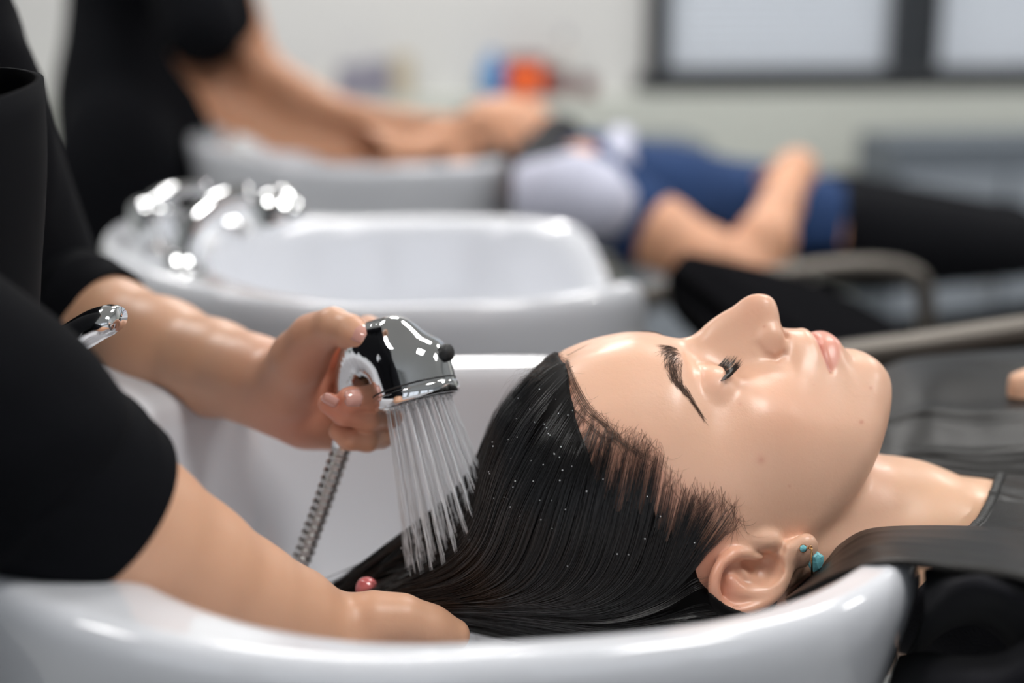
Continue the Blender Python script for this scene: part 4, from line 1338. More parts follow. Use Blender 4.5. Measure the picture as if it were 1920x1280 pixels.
    # the band of the cape that hangs over the corner of the basin
    patch('cape_edge', [
        [(1480,1118,.760),(1540,1062,.745),(1580,1022,.735),(1630,996,.725),(1720,990,.712),(1840,992,.695),(1930,1004,.680),(2200,1050,.65)],
        [(1478,1122,.735),(1545,1068,.715),(1590,1030,.700),(1640,1008,.690),(1730,1006,.675),(1850,1015,.655),(1935,1032,.640),(2200,1090,.60)],
        [(1476,1124,.700),(1550,1074,.680),(1600,1042,.665),(1650,1024,.655),(1740,1028,.640),(1850,1040,.620),(1940,1055,.605),(2200,1130,.56)],
        [(1474,1126,.672),(1555,1082,.652),(1615,1056,.640),(1670,1044,.630),(1745,1048,.618),(1850,1064,.595),(1940,1082,.580),(2200,1170,.53)],
        [(1478,1128,.655),(1558,1086,.640),(1622,1064,.628),(1685,1056,.618),(1752,1062,.606),(1852,1080,.590),(1942,1098,.575),(2200,1200,.53)]], c, root, 50, 110, wr=.0010, seed=2, th=.003)
    # looser folds of dark towelling below it
    patch('neck_wrap', [
        [(1735,1075,.64),(1800,1070,.63),(1880,1080,.62),(1960,1110,.61),(2080,1180,.60)],
        [(1742,1130,.615),(1790,1100,.595),(1850,1095,.585),(1930,1130,.58),(2060,1230,.57)],
        [(1722,1190,.64),(1775,1145,.615),(1840,1128,.605),(1905,1160,.60),(2000,1290,.59)],
        [(1700,1240,.68),(1765,1180,.66),(1835,1160,.65),(1895,1200,.64),(1960,1330,.63)]], M['dark_towel'], root, 50, 90, wr=.0012, seed=4, th=.004)
    patch('neck_wrap', [
        [(1690,1235,.66),(1740,1228,.635),(1800,1238,.615),(1870,1232,.605),(1930,1195,.60),(2040,1120,.60)],
        [(1680,1262,.64),(1740,1252,.61),(1800,1262,.59),(1880,1255,.58),(1950,1215,.575),(2080,1150,.58)],
        [(1672,1300,.635),(1740,1290,.60),(1810,1300,.58),(1890,1292,.57),(1970,1250,.565),(2100,1190,.57)],
        [(1660,1380,.66),(1740,1370,.62),(1820,1380,.60),(1900,1372,.59),(1990,1330,.585),(2120,1260,.59)]], M['dark_towel'], root, 50, 90, wr=.0010, seed=6, th=.004)
    return root

def build_earring():
    s = march(1505, 1027); n = grad(head_sdf, np.array([s], np.float32))[0]
    c = h2w(s + n * 1.2); nw = n @ HM; nw /= np.linalg.norm(nw)
    root = empty('earring', c)
    tag(root, 'gold earring with turquoise stone and blue drop in the client’s ear'.replace('’', "'"), 'earring')
    v, f = lathe_data([(0, -.0012), (.0020, -.0010), (.0023, .0002), (.0021, .0008)], c, nw, 24)
    link_mesh('setting', v, f, M['gold'], root)
    v, f = lathe_data([(.0020, .0004), (.0019, .0009), (.0012, .0015), (0, .0017)], c, nw, 20)
    link_mesh('stud_stone', v, f, M['turquoise'], root)
    k = 1 / 5.82
    e = lambda x, y, Y: at(1280 + x * k, 940 + y * k, Y)
    Y0 = c[1]
    add_tube('hook', catmull([c + nw * .0003, e(1350,510,Y0-.001), e(1385,505,Y0-.002), e(1405,500,Y0-.002), e(1410,520,Y0-.002)], 14), .0004, M['gold'], root, 10)
    add_tube('ring', [e(1392,500,Y0-.0025) + np.array([math.cos(t), 0, math.sin(t)]) * .0009 for t in np.linspace(0, 2*PI, 16)], .0003, M['gold'], root, 8)
    add_tube('bar', [e(1408,505,Y0-.0025), e(1408,640,Y0-.002), e(1410,790,Y0-.001)], .00052, M['gold'], root, 10)
    # rough-cut stone
    bm = bmesh.new(); bmesh.ops.create_icosphere(bm, subdivisions=2, radius=1)
    r_ = random.Random(3); ce = e(1452, 650, Y0 + .004)
    for vv in bm.verts:
        vv.co = Vector((vv.co.x * .0042, vv.co.y * .003, vv.co.z * .0062)) * r_.uniform(.86, 1.1)
    vs = [tuple(np.array(vv.co) + ce) for vv in bm.verts]; bm.verts.index_update(); fs = [[q.index for q in p.verts] for p in bm.faces]; bm.free()
    link_mesh('drop_stone', vs, fs, M['turquoise'], root, smooth=False)
    return root
# ------------------------------------------------------------------ water falling from the shower head
def build_water(c, n, noz):
    r_ = np.random.default_rng(11)
    parts = []
    tgt = []
    for k, o in enumerate(list(noz) * 3):
        o = np.asarray(o); ex = k >= len(noz)
        rel = o - c
        # jets fan out and fall onto the hair
        spread = 1.0 + r_.normal(0, .03)
        d = n + rel / .024 * .155 + r_.normal(0, .016 if ex else .006, 3)
        d[1] *= .45; d[0] += -.005
        d /= np.linalg.norm(d)
        L = r_.uniform(.122, .132)
        ts = np.linspace(0, L, 34)
        path = o + ts[:, None] * d + np.stack([0 * ts, 0 * ts, -0.9 * ts ** 2], 1)
        # stop at the hair
        hp = w2h(path).astype(np.float32)
        dd = head_sdf(hp)
        for pts, rs in CURT: dd = np.minimum(dd, s_chain(hp, pts, rs))
        hit = np.nonzero(dd < 2.0)[0]
        if len(hit): path = path[:max(3, hit[0] + 1)]
        m = len(path)
        s = np.linspace(0, 1, m)
        path = resample(path, 46); s = np.linspace(0, 1, 46)
        ph = r_.uniform(0, 6, 3)
        rad = (.00019 if ex else .00030) * (1 + .28 * np.sin(s * 42 + ph[0]) * s + .22 * np.sin(s * 91 + ph[1]) * s) * r_.uniform(.7, 1.2)
        path = path + np.stack([np.sin(s * 30 + ph[2]), np.cos(s * 26 + ph[0]), 0 * s], 1) * (s * .00035)[:, None]
        parts.append(tube_data(path, rad, 7))
    v, f = merge(parts)
    o = link_mesh('water_jets', v, f, M['water'])
    tag(o, 'thin jets of clear water falling from the hand shower onto hair', 'water', kind='stuff')
    # droplets thrown up around the stream and lying on the wet hair
    parts = []
    def ball(cc, rr):
        bm = bmesh.new(); bmesh.ops.create_icosphere(bm, subdivisions=1, radius=rr)
        vs = [tuple(np.array(q.co) + cc) for q in bm.verts]; bm.verts.index_update(); fs = [[q.index for q in p.verts] for p in bm.faces]; bm.free()
        return vs, fs
    for k in range(110):
        o_ = np.asarray(noz[r_.integers(0, len(noz))]); rel = o_ - c
        d = n + rel / .024 * .20 + r_.normal(0, .012, 3); d[1] *= .45; d /= np.linalg.norm(d)
        parts.append(ball(o_ + d * r_.uniform(.03, .105), r_.uniform(.00018, .00050)))
    for k in range(70):
        q = march(r_.uniform(930, 1300), r_.uniform(760, 1120)) if k < 25 else march(r_.uniform(930, 1080), r_.uniform(700, 1000))
        if abs(q[2]) > 90 or abs(q[0]) > 120 or q[1] > np.interp(q[0], HL_U, HL_F) - 12: continue
        g = grad(head_sdf, q[None].astype(np.float32))[0]
        parts.append(ball(h2w(q + g * r_.uniform(4.2, 7.0)), r_.uniform(.00018, .00042)))
    v, f = merge(parts)
    o = link_mesh('water_droplets', v, f, M['water'])
    tag(o, 'tiny clear droplets sprinkled over the wet black hair', 'water', kind='stuff')

def build_spare_shower():
    """hand shower resting on the deck of the middle basin"""
    k = BC[1]
    b = loc2w(k, -.178, -.128, .004)
    root = empty('hand_shower', b)
    tag(root, 'chrome hand shower resting in its holder at the empty middle basin', 'shower head')
    base = loc2w(k, -.178, -.128, .010)
    pts = np.array([base, base + [0.004, 0, .02], base + [.012, 0, .045], base + [.034, .008, .064], base + [.062, .014, .070]])
    add_tube('handle', catmull(pts, 30), np.linspace(.0125, .0145, 30), M['chrome'], root, 24)
    hc = base + np.array([.084, .012, .060]); n = np.array([.35, -.2, -.9]); n /= np.linalg.norm(n)
    v, f = lathe_data([(0, -.020), (.012, -.019), (.020, -.014), (.0245, -.004), (.0255, .006), (.0255, .014), (.024, .016), (.022, .0165), (0, .018)], hc, n, 48)
    link_mesh('shower_face', v, f, M['chrome'], root)
    v, f = lathe_data([(0, 0), (.022, 0), (.022, .008), (.016, .014), (.016, .026), (.0, .026)], loc2w(k, -.178, -.128, .009), (0, 0, 1), 32)
    link_mesh('holder', v, f, M['chrome'], root)
# ------------------------------------------------------------------ chairs
def make_chair(label, group=None, low=False):
    root = empty('recliner_chair', (0, 0, 0), 0)
    tag(root, label, 'chair', group)
    def pad(name, pts, wid, th, mat, par):
        """padded upholstery running along local x, rounded edges"""
        q = catmull(np.array(pts, float), 40); t = np.gradient(q, axis=0); t /= np.linalg.norm(t, axis=1)[:, None]
        n = np.stack([-t[:, 1], t[:, 0]], 1)
        rows = []
        ph = np.linspace(0, 2 * PI, 36, endpoint=False)
        y = wid / 2 * sgnpow(np.cos(ph), .28); h = th / 2 * sgnpow(np.sin(ph), .55)
        for i in range(40):
            e = min(1, math.sqrt(max(0.02, 1 - max(0, abs(i - 19.5) / 19.5 - .93) ** 2 / .0055)))
            rows.append(np.stack([q[i, 0] + n[i, 0] * h * e, y * (1 - .03 * (1 - e)), q[i, 1] + n[i, 1] * h * e], 1))
        V = np.concatenate(rows); F_ = [list(f) for f in grid_faces(40, 36, wrap_v=True)]
        F_.append(list(range(36))[::-1]); F_.append([39 * 36 + j for j in range(36)])
        return link_mesh(name, V, F_, mat, par, world=False)
    pad('backrest', [(.36,.855),(.55,.80),(.75,.66),(.90,.56)], .50, .085, M['leather'], root)
    pad('seat', [(.86,.545),(1.0,.52),(1.2,.53),(1.36,.55)], .50, .11, M['leather'], root)
    pad('leg_rest', [(1.38,.55),(1.5,.53),(1.68,.47),(1.82,.42)], .48, .08, M['leather'], root)
    for s in (-1, 1):
        y = s * .285
        pts = [(.30, y, .80), (.34, y, .850), (.46, y, .868), (.60, y, .882), (.68, y, .875), (.71, y, .84), (.715, y, .70), (.72, y * .96, .52)]
        pts = [(a_, b_, c_ + (.030 if s < 0 else -.030) * (c_ > .75)) for a_, b_, c_ in pts]
        if low: pts = [(a_, b_, c_ - .17 * (c_ > .6)) for a_, b_, c_ in pts]
        v, f = tube_data(catmull(np.array(pts), 60), .0125, 14)
        link_mesh('armrest', v, f, M['steel_tube'], root, world=False)
    v, f = lathe_data([(0, .0), (.27, .0), (.28, .012), (.26, .024), (.08, .04), (.05, .06), (.045, .46), (.09, .475), (0, .475)], (1.05, 0, 0), (0, 0, 1), 40)
    link_mesh('base', v, f, M['chrome_soft'], root, world=False)
    return root

def copy_tree(o, parent=None):
    c = o.copy(); COL.objects.link(c); c.parent = parent
    for ch in [x for x in bpy.data.objects if x.parent == o]: copy_tree(ch, c)
    return c

def build_chairs():
    ch = make_chair('black padded recliner under the client in the foreground', 'recliner chairs at the basins')
    labs = [None, 'empty black recliner at the middle basin with bent metal armrest', 'black recliner farthest back, under the client in navy shirt']
    for i in range(3):
        o = ch if i == 0 else (copy_tree(ch) if i == 1 else make_chair(labs[2], 'recliner chairs at the basins', True))
        if labs[i]: o['label'] = labs[i]
        o.location = (BC[i][0], BC[i][1], 0 if i else 0.0); o.rotation_euler = (0, 0, PSI)

# ------------------------------------------------------------------ people at the far basin
def build_far_stylist():
    root = empty('person', (-1.0, 2.45, 0))
    tag(root, 'standing stylist in black short-sleeved dress washing hair at far basin', 'person')
    m = lambda *q: mm(at(*q))
    sh_n = m(395, 20, 2.18); 
    X0 = at(292, 200, 2.4)[0] * 1000
    top = m(300, -40, 2.4)
    def body(p):
        d = s_ell(p, (X0 - 10, 2420, 1330), (110, 170, 220))
        d = smin(d, s_ell(p, (X0 - 30, 2430, 1020), (105, 160, 210)), 80)
        d = smin(d, s_cap(p, (X0 + 10, 2280, 1440), (X0 + 10, 2570, 1440), 55, 55), 60)
        d = smin(d, s_chain(p, [(X0 + 20, 2425, 1460), (X0 + 60, 2425, 1540)], [55, 50]), 30)
        d = smin(d, s_ell(p, (X0 + 85, 2425, 1640), (95, 74, 115)), 22)
        d = smin(d, s_chain(p, [(X0 + 178, 2425, 1630), (X0 + 186, 2425, 1612)], [10, 13]), 12)
        for y in (2340, 2510):
            d = smin(d, s_chain(p, [(X0 - 30, y, 900), (X0 - 30, y, 480), (X0 - 40, y, 90), (X0 + 60, y, 45)], [85, 58, 40, 32], 20), 50)
        # near arm
        d = smin(d, s_chain(p, [(X0 + 30, 2270, 1420), m(385,90,2.16), m(440,190,2.14), m(520,240,2.13), m(620,262,2.14), m(720,278,2.18), m(790,280,2.22)], [48, 47, 46, 40, 33, 25, 24], 18), 20)
        d = smin(d, s_chain(p, [(X0 + 30, 2580, 1420), m(480,130,2.62), m(620,215,2.58), m(760,238,2.5), m(830,240,2.44)], [46, 42, 36, 27, 24], 18), 20)
        # hands on the client's head
        d = smin(d, s_ell(p, m(838,262,2.24), (38, 26, 22)), 16)
        d = smin(d, s_ell(p, m(880,240,2.40), (38, 26, 22)), 16)
        for k, y in enumerate((222, 238, 256, 274)):
            d = smin(d, s_chain(p, [m(850, y + 8, 2.24), m(905, y - 6, 2.235), m(945, y + 8, 2.24), m(962, y + 28, 2.25)], [12, 11, 10, 8], 3), 8)
            d = smin(d, s_chain(p, [m(890, y - 12, 2.40), m(925, y - 24, 2.40), m(960, y - 6, 2.40)], [12, 11, 9], 3), 8)
        d = smin(d, s_chain(p, [m(825,262,2.23), m(850,296,2.22), m(880,300,2.23)], [13, 11, 9], 4), 8)
        return d
    V, Q = surface_nets(body, (X0 - 260, 2150, -10), (-60, 2720, 1770), 8)
    link_mesh('body', relax(V, Q, 2) / 1000, Q, M['skin_far'], root)
    def dress(p):
        d = s_ell(p, (X0 - 10, 2420, 1330), (126, 184, 236))
        d = smin(d, s_ell(p, (X0 - 30, 2430, 1010), (128, 186, 230)), 80)
        d = smin(d, s_cap(p, (X0 - 30, 2430, 980), (X0 - 50, 2430, 560), 128, 150), 60)
        d = smin(d, s_ell(p, m(225, 350, 2.25), (110, 60, 140)), 50)
        d = smin(d, s_cap(p, (X0 + 10, 2280, 1440), (X0 + 10, 2570, 1440), 66, 66), 50)
        d = smin(d, s_cap(p, (X0 + 30, 2270, 1420), m(382,50,2.16), 66, 60), 70)
        d = smin(d, s_cap(p, (X0 + 30, 2580, 1420), m(430,40,2.60), 62, 55), 30)
        q = p - m(392, 78, 2.16); ax = m(440,190,2.14) - m(385,60,2.16); ax = ax / np.linalg.norm(ax)
        return smax(d, 480 - p[:, 2], 6)
    V, Q = surface_nets(dress, (X0 - 300, 2010, 470), (X0 + 290, 2790, 1540), 9)
    link_mesh('dress', relax(V, Q, 3) / 1000, Q, M['black_cloth'], root)
    V, Q = surface_nets(lambda p: smax(smin(s_ell(p, (X0 + 75, 2425, 1655), (106, 86, 118)), s_ell(p, (X0 - 40, 2425, 1640), (45, 45, 48)), 25), (p[:, 0] - X0 - 120) * .8 - (p[:, 2] - 1650) * .6, 10), (X0 - 110, 2320, 1500), (X0 + 220, 2530, 1790), 8)
    link_mesh('hair', relax(V, Q, 2) / 1000, Q, M['brown_hair'], root)

def build_far_client():
    m = lambda *q: mm(at(*q))
    root = empty('person', at(1250, 400, 2.4) * [1, 1, 0])
    tag(root, 'client in navy shirt lying back at far basin, hands clasped', 'person')
    hd = m(945, 285, 2.40)
    chest = [m(1130,372,2.36), m(1260,395,2.38), m(1420,425,2.42), m(1530,440,2.46)]
    def body(p):
        d = s_ell(p, hd, (105, 76, 95))
        d = smin(d, s_chain(p, [hd + [-20, 0, -10], m(1060, 318, 2.39)], [56, 54]), 20)
        d = smin(d, s_chain(p, [m(1090,340,2.20), m(1100,330,2.55)], [60, 60]), 40)
        d = smin(d, s_chain(p, [c + np.array([0, -60, 0]) for c in chest], [90, 92, 88, 90], 20), 50)
        d = smin(d, s_chain(p, [c + np.array([0, 60, 0]) for c in chest], [90, 92, 88, 90], 20), 50)
        for s in (-75, 75):
            d = smin(d, s_chain(p, [chest[-1] + [30, s, 0], m(1900,500,2.6) + [0, s, 20], m(2150,540,2.7) + [0, s, -60]], [85, 62, 45], 20), 30)
        d = smin(d, s_chain(p, [m(1130,372,2.17), m(1240,440,2.10), m(1330,492,2.06), m(1400,520,2.05)], [56, 52, 47, 43], 20), 20)
        d = smin(d, s_chain(p, [m(1400,520,2.05), m(1435,450,2.08), m(1462,385,2.14), m(1478,345,2.20)], [43, 41, 31, 27], 18), 14)
        d = smin(d, s_chain(p, [m(1478,350,2.20), m(1492,318,2.24), m(1500,310,2.30)], [28, 30, 26], 12), 14)
        d = smin(d, s_chain(p, [m(1180,360,2.62), m(1330,410,2.66), m(1430,370,2.5), m(1470,335,2.36)], [50, 44, 34, 27], 18), 16)
        for k in range(4):
            d = smin(d, s_chain(p, [m(1478 + 12 * k, 330, 2.24), m(1462 + 12 * k, 306 + 3 * k, 2.28), m(1448 + 12 * k, 316, 2.34)], [12, 11, 9], 3), 8)
        d = smin(d, s_chain(p, [m(1478, 345, 2.2), m(1445, 330, 2.2), m(1425, 338, 2.24)], [13, 11, 9], 3), 8)
        return d
    V, Q = surface_nets(body, (-150, 1950, 780), (1500, 2860, 1200), 7)
    link_mesh('body', relax(V, Q, 3) / 1000, Q, M['skin_far'], root)
    def shirt(p):
        d = s_chain(p, [m(1095,345,2.22), m(1105,340,2.53)], [68, 68])
        for s in (-60, 60):
            d = smin(d, s_chain(p, [c + np.array([0, s, 2]) for c in chest], [98, 100, 97, 99], 20), 50)
        d = smin(d, s_chain(p, [m(1130,375,2.17), m(1200,420,2.12)], [68, 64], 10), 30)
        d = smin(d, s_chain(p, [m(1180,360,2.62), m(1290,395,2.66)], [62, 58], 10), 30)
        return d
    V, Q = surface_nets(shirt, (50, 1980, 780), (1150, 2800, 1180), 7)
    link_mesh('shirt', relax(V, Q, 4) / 1000, Q, M['navy'], root)
    def trs(p):
        d = None
        for s in (-75, 75):
            e = s_chain(p, [chest[-1] + [60, s, 0], m(1900,490,2.6) + [0, s, 20], m(2150,540,2.7) + [0, s, -60]], [100, 80, 56], 20)
            d = e if d is None else smin(d, e, 40)
        return d
    V, Q = surface_nets(trs, (350, 2200, 700), (1600, 2950, 1200), 9)
    link_mesh('trousers', relax(V, Q, 4) / 1000, Q, M['black_cloth'], root)
    V, Q = surface_nets(lambda p: smax(s_ell(p, hd + [-22, 0, -14], (104, 82, 98)), (p[:, 2] - hd[2] - 40) * .6 + (p[:, 0] - hd[0] + 5) * .8, 14), hd - 140, hd + 140, 7)
    link_mesh('hair', relax(V, Q, 2) / 1000, Q, M['brown_hair'], root)
    # dark cape collar and pale towel over the chest
    V, Q = surface_nets(lambda p: smin(s_chain(p, [m(1000,300,2.24), m(1050,262,2.34), m(1100,296,2.42)], [34, 36, 26], 20), s_chain(p, [m(985,330,2.2), m(1060,330,2.18), m(1120,318,2.22)], [36, 40, 30], 20), 30), (0, 2050, 850), (420, 2620, 1150), 6)
    link_mesh('cape_collar', relax(V, Q, 4) / 1000, Q, M['charcoal_cloth'], root)
    V, Q = surface_nets(lambda p: smin(s_chain(p, [m(1010,372,2.18), m(1080,372,2.12), m(1130,385,2.09)], [62, 66, 52], 20), s_chain(p, [m(1120,380,2.10), m(1150,300,2.24), m(1165,262,2.4)], [42, 30, 24], 20), 20), (0, 1950, 820), (460, 2600, 1180), 6)
    o = link_mesh('towel', relax(V, Q, 4) / 1000, Q, M['lilac_towel'])
    tag(o, 'pale lilac towel lying on the chest of the far client', 'towel')

# ------------------------------------------------------------------ the room
def build_room():
    S = lambda o, n=None: tag(o, kind='structure')
    S(add_box('floor', (0.8, 1.2, -.05), (9.0, 9.6, .1), M['floor']))
    S(add_box('ceiling', (0.8, 1.2, 2.85), (9.0, 9.6, .1), M['ceiling']))
    WY = 4.55
    e = lambda x, y: np.array([x, WY + x * .128 + y])
    def wbox(name, x0, x1, z0, z1, y, t, mat, kind=True, parent=None, bev=0):
        c = e((x0 + x1) / 2, y)
        o = add_box(name, (c[0], c[1], (z0 + z1) / 2), (abs(x1 - x0) * 1.008, t, z1 - z0), mat, parent, rz=PSI, bevel=bev)
        if kind: S(o)
        return o
    zd = at(1100, 184, WY - .16)[2]
    wbox('wall_far', -4, 5.4, 0, zd, -.02, .28, M['wall_lower'])
    X = lambda px: at(px, 100, WY)[0] * 1.0
    xw = [X(1232), X(1712), X(1762), X(2230)]
    # upper wall pieces around the two windows
    zt = 2.8; zs = zd + .012
    wbox('wall_far', -4, xw[0] - .02, zd, zt, .06, .12, M['wall_upper'])
    wbox('wall_far', xw[1] + .005, xw[2] - .005, zd, zt, .06, .12, M['slate_light'])
    wbox('wall_far', xw[3], 5.4, zd, zt, .06, .12, M['wall_upper'])
    wbox('wall_far', xw[0] - .02, xw[3], 2.25, zt, .06, .12, M['wall_upper'])
    for n, (a, b) in enumerate(((xw[0], xw[1]), (xw[2], xw[3]))):
        c = e((a + b) / 2, 0)
        w = empty('window_%d' % (n + 1), (c[0], c[1], 0), 0); tag(w, kind='structure')
        fr = []
        for (x0, x1, z0, z1) in ((a - .03, a + .035, zd + .005, 2.25), (b - .035, b + .02, zd + .005, 2.25), (a, b, zd + .005, zd + .075), (a, b, 2.19, 2.25)):
            cc = e((x0 + x1) / 2, -.01); fr.append(box_data((cc[0], cc[1], (z0 + z1) / 2), (x1 - x0, .07, z1 - z0), PSI, .004, 1))
        v, f = merge(fr); link_mesh('window_frame', v, f, M['frame_dark'], w, smooth=False)
        cc = e((a + b) / 2, .05); v, f = box_data((cc[0], cc[1], (zd + 2.25) / 2), (b - a, .006, 2.25 - zd), PSI)
        link_mesh('window_pane', v, f, M['frosted'], w, smooth=False)
        sl = []
        nsl = int((2.19 - zd - .08) / .026)
        for k in range(nsl):
            z = zd + .09 + k * .026
            cc = e((a + b) / 2, .012)
            vs, fs = box_data((0, 0, 0), (b - a - .07, .022, .0015))
            A_t = np.array(vs); t = .55
            A_t = np.stack([A_t[:, 0], A_t[:, 1] * math.cos(t) - A_t[:, 2] * math.sin(t), A_t[:, 1] * math.sin(t) + A_t[:, 2] * math.cos(t)], 1)
            A_t = np.stack([A_t[:, 0] * math.cos(PSI) - A_t[:, 1] * math.sin(PSI), A_t[:, 0] * math.sin(PSI) + A_t[:, 1] * math.cos(PSI), A_t[:, 2]], 1) + np.array([cc[0], cc[1], z])
            sl.append((A_t, fs))
        v, f = merge(sl); link_mesh('blind', v, f, M['blind'], w, smooth=False)
    # perforated dark sill strip below the windows
    S(add_box('trim_1', (*e((X(1190) + xw[3]) / 2, -.03), zd + .035), (xw[3] - X(1190), .05, .045), M['frame_dark'], rz=PSI, bevel=.004))
    S(add_box('wall_left', (-3.6, 1.2, 1.4), (.12, 9.6, 2.8), M['wall_grey']))
    S(add_box('wall_right', (5.2, 1.2, 1.4), (.12, 9.6, 2.8), M['wall_grey']))
    # back wall behind the camera; wide windows added unseen for light and reflections
    yb = -3.4
    S(add_box('wall_back', (.8, yb, .35), (9.0, .12, .7), M['wall_grey']))
    S(add_box('wall_back', (.8, yb, 2.66), (9.0, .12, .28), M['wall_grey']))
    for k, x in enumerate((-3.4, -1.2, 1.0, 3.2, 5.1)):
        S(add_box('wall_back', (x, yb, 1.6), (.30, .12, 1.84), M['wall_grey']))
    for k, x in enumerate((-2.3, -.1, 2.1, 4.15)):
        w = empty('window_%d' % (k + 3), (x, yb, 0)); tag(w, kind='structure')
        wd = 1.9 if k < 3 else 1.6
        fr = [box_data((x - wd/2 + .03, yb, 1.6), (.06, .08, 1.84)), box_data((x + wd/2 - .03, yb, 1.6), (.06, .08, 1.84)), box_data((x, yb, .73), (wd, .08, .06)), box_data((x, yb, 2.49), (wd, .08, .06)), box_data((x, yb, 1.6), (.05, .06, 1.76))]
        v, f = merge(fr); link_mesh('window_frame', v, f, M['frame_dark'], w, smooth=False)
    # cabinets on the low wall
    def cab(px0, px1, py0, py1, Y, label, doors):
        a = at(px0, py1, Y); b = at(px1, py0, Y)
        z1 = at(px0, py0, Y)[2]; z0 = 0.0
        wd = b[0] - a[0]; cx = (a[0] + b[0]) / 2; cy = Y + cx * .128 - a[0] * .128 + .1
        r = empty('cabinet', (cx, cy, 0), PSI); tag(r, label, 'cabinet')
        add_box('carcass', (cx, cy, z1 / 2), (wd, .30, z1), M['slate'], r, rz=PSI, bevel=.006)
        for k in range(doors):
            x = cx + (-.5 + (k + .5) / doors) * wd * .97
            d = add_box('door', (x + .16 * math.sin(PSI), cy - .165 + (x - cx) * .128, z1 / 2 - .03), (wd / doors * .93, .02, z1 - .13), M['slate_light'], r, rz=PSI, bevel=.004)
            add_box('handle', (x + .16 * math.sin(PSI) + wd / doors * .36, cy - .185 + (x - cx) * .128 + wd / doors * .045, z1 / 2), (.012, .02, .12), M['chrome_soft'], d, rz=PSI, bevel=.003)
        return r
    cab(1648, 2300, 262, 400, 4.09, 'low slate-grey cabinet by the wall under the right window', 3)
    cab(1188, 1318, 268, 330, 4.09, 'small slate-grey cabinet behind the far client, left of the larger one', 1)
    # things on the ledge
    def on(px, py, Y=4.42): return at(px, py, Y)
    zl = zd + .001
    def bottle(px, rad, h, mat, capm, name, label, grp=None, Y=4.46, neck=True):
        x = on(px, 160, Y)[0]; y = WY + x * .128 - .10
        r = empty(name, (x, y, zl)); tag(r, label, 'bottle' if name == 'bottle' else name.split('_')[-1], grp)
        pr = [(0, 0), (rad * .95, 0), (rad, .006), (rad, h * .68), (rad * .9, h * .74), (rad * .42, h * .82), (rad * .40, h * .86), (0, h * .86)] if neck else [(0, 0), (rad * .96, 0), (rad, .006), (rad, h * .84), (rad * .97, h * .86), (0, h * .86)]
        v, f = lathe_data(pr, (x, y, zl), (0, 0, 1), 28); link_mesh('bottle_body', v, f, mat, r)
        v, f = lathe_data([(0, h * .84), (rad * .5, h * .84), (rad * .5, h), (0, h)] if neck else [(0, h * .85), (rad * 1.03, h * .85), (rad * 1.03, h), (0, h)], (x, y, zl), (0, 0, 1), 24); link_mesh('bottle_cap', v, f, capm, r)
    bottle(925, .040, .135, M['blue'], M['blue'], 'bottle', 'blue bottle on the wall ledge, left of the orange jar')
    bottle(985, .062, .120, M['orange'], M['maroon'], 'jar', 'round orange jar standing on the wall ledge', neck=False)
    bottle(1045, .032, .085, M['maroon'], M['black_plastic'], 'jar', 'small dark red jar right of the orange jar on the ledge', neck=False)
    bottle(1100, .030, .060, M['maroon'], M['black_plastic'], 'jar', 'low dark red jar farthest right on the ledge, beside the window', neck=False)
    bottle(1058, .018, .20, M['paper_white'], M['paper_grey'], 'bottle', 'slim pale spray bottle standing behind the dark red jar')
    spec = [(548, .09, .10, .07, 'paper_grey'), (607, .085, .12, .075, 'paper_white'), (660, .08, .12, .10, 'paper_grey'), (709, .075, .12, .11, 'paper_grey'), (754, .065, .10, .13, 'paper_tan')]
    labs = ['low grey carton leftmost on the ledge behind the stylist', 'pale carton second from left on the wall ledge', 'wide grey-violet carton in the middle of the ledge row', 'taller grey-violet carton beside the tan one on the ledge', 'tan carton, tallest and rightmost of the carton row on the ledge']
    for (px, w, dd, h, mt), lb in zip(spec, labs):
        x = on(px, 160)[0]; y = WY + x * .128 - .10
        o = add_box('carton', (x, y, zl + h / 2), (w, .085, h), M[mt], rz=PSI, bevel=.004)
        tag(o, lb, 'box', 'cartons on the wall ledge')

def area(name, loc, tgt, sx, sy, e, col=(1, 1, 1)):
    l = bpy.data.lights.new(name, 'AREA'); l.shape = 'RECTANGLE'; l.size = sx; l.size_y = sy; l.energy = e; l.color = col
    a = bpy.data.objects.new(name, l); COL.objects.link(a); a.location = loc
    a.rotation_euler = (Vector(tgt) - Vector(loc)).to_track_quat('-Z', 'Y').to_euler()
    return a

def build_lights():
    w = bpy.data.worlds.new('world'); scene.world = w; w.use_nodes = True
    nt = w.node_tree; bg = nt.nodes['Background']
    bg.inputs[0].default_value = (0.80, 0.88, 1.0, 1); bg.inputs[1].default_value = 0.7
    # ceiling panels
    for i, (x, y) in enumerate(((-1.3, .1), (.9, .3), (-1.3, 2.3), (.9, 2.3), (3.0, 1.2), (-.2, 3.7), (2.6, 3.6))):
        r = empty('ceiling_light', (x, y, 2.8)); tag(r, ('square white ceiling panel lamp number' , )[0] and 'square white ceiling panel lamp above the salon', 'ceiling light', 'ceiling panel lamps')
        add_box('frame', (x, y, 2.785), (.64, .64, .03), M['paper_white'], r, bevel=.004)
        add_box('diffuser', (x, y, 2.768), (.58, .58, .008), M['lamp_panel'], r)
        area('panel_light', (x, y, 2.755), (x, y, 0), .58, .58, LIGHT_CEIL[i], (1, .985, .96))
    for k, x in enumerate((-2.3, -.1, 2.1, 4.15)):  # fill lamps set inside the added back windows
        area('daylight_fill', (x, -3.3, 1.6), (x, 0, 1.35), 1.8, 1.7, LIGHT_FILL, (.93, .96, 1.0))
    area('daylight_fill', (5.05, 1.4, 1.7), (0, 1.2, 1.2), 2.4, 1.5, LIGHT_FILL * .4, (.93, .96, 1.0))  # added side fill lamp; the right wall has no window

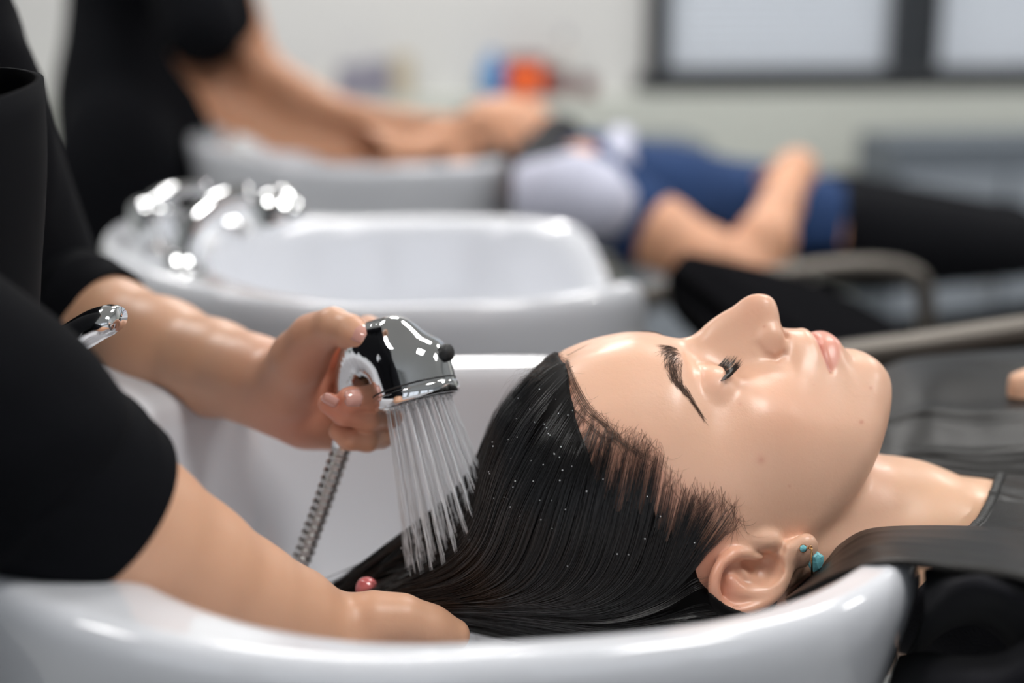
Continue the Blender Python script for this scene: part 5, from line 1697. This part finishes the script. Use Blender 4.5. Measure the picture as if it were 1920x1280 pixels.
def setup_render():
    vs = scene.view_settings
    vs.view_transform = 'Standard'; vs.look = 'None'; vs.gamma = 1.0; vs.exposure = EXPOSURE
    try: vs.use_curve_mapping = False
    except Exception: pass
    cy = scene.cycles
    cy.max_bounces = 6; cy.diffuse_bounces = 3; cy.glossy_bounces = 4; cy.transmission_bounces = 4; cy.transparent_max_bounces = 6
    cy.caustics_reflective = False; cy.caustics_refractive = False
    cy.use_adaptive_sampling = True; cy.adaptive_threshold = 0.03
    cy.use_denoising = True
    cy.sample_clamp_indirect = 4.0
    cam_data.dof.use_dof = True
    fx = bpy.data.objects.new('focus_target', None); COL.objects.link(fx)
    fwd = cF; p = at(1400, 820, .735)
    cam_data.dof.focus_distance = float(np.dot(p - cC, fwd))
    bpy.data.objects.remove(fx)
    cam_data.dof.aperture_fstop = 2.2
    cam_data.dof.aperture_blades = 9
# ------------------------------------------------------------------ build everything
LIGHT_CEIL = [31, 29, 28, 28, 28, 38, 38]
LIGHT_FILL = 5.5
EXPOSURE = -0.38
HEAD_VOX = 0.9
import time, os
_t = time.time()
def lap(n):
    global _t; print('LAP %s %.1f' % (n, time.time() - _t)); _t = time.time()
build_room(); build_lights()
labels = ['white porcelain basin in the foreground with the client resting in it', 'empty white porcelain basin in the middle of the row', 'white porcelain basin farthest back where the far client lies']
B = [basin(i, labels[i], 'white shampoo basins in a row') for i in range(3)]
lv = A_((95,668,.742),(130,640,.740),(175,612,.738),(205,600,.736),(222,598,.735))
mixer(B[0], BC[0], -.232, .0, 0, lv, [.014,.0165,.0165,.0150,.011], False)
k = BC[1]
mixer(B[1], k, -.212, -.04, 0, [loc2w(k, -.212, -.04, .068), loc2w(k, -.19, -.04, .078), loc2w(k, -.16, -.04, .080)], [.014,.013,.011])
k = BC[2]
mixer(B[2], k, -.212, -.04, 0, [loc2w(k, -.212, -.04, .068), loc2w(k, -.19, -.04, .078), loc2w(k, -.16, -.04, .080)], [.014,.013,.011])
lap('basins')
build_chairs(); build_far_stylist(); build_far_client(); lap('far')
V_, Q_ = client_head(); lap('head')
build_client(V_, Q_); lap('client')
build_earring()
build_stylist(); lap('stylist')
c_, n_, noz_ = build_shower(); lap('shower')
build_water(c_, n_, noz_); lap('water')
build_spare_shower()
setup_render()
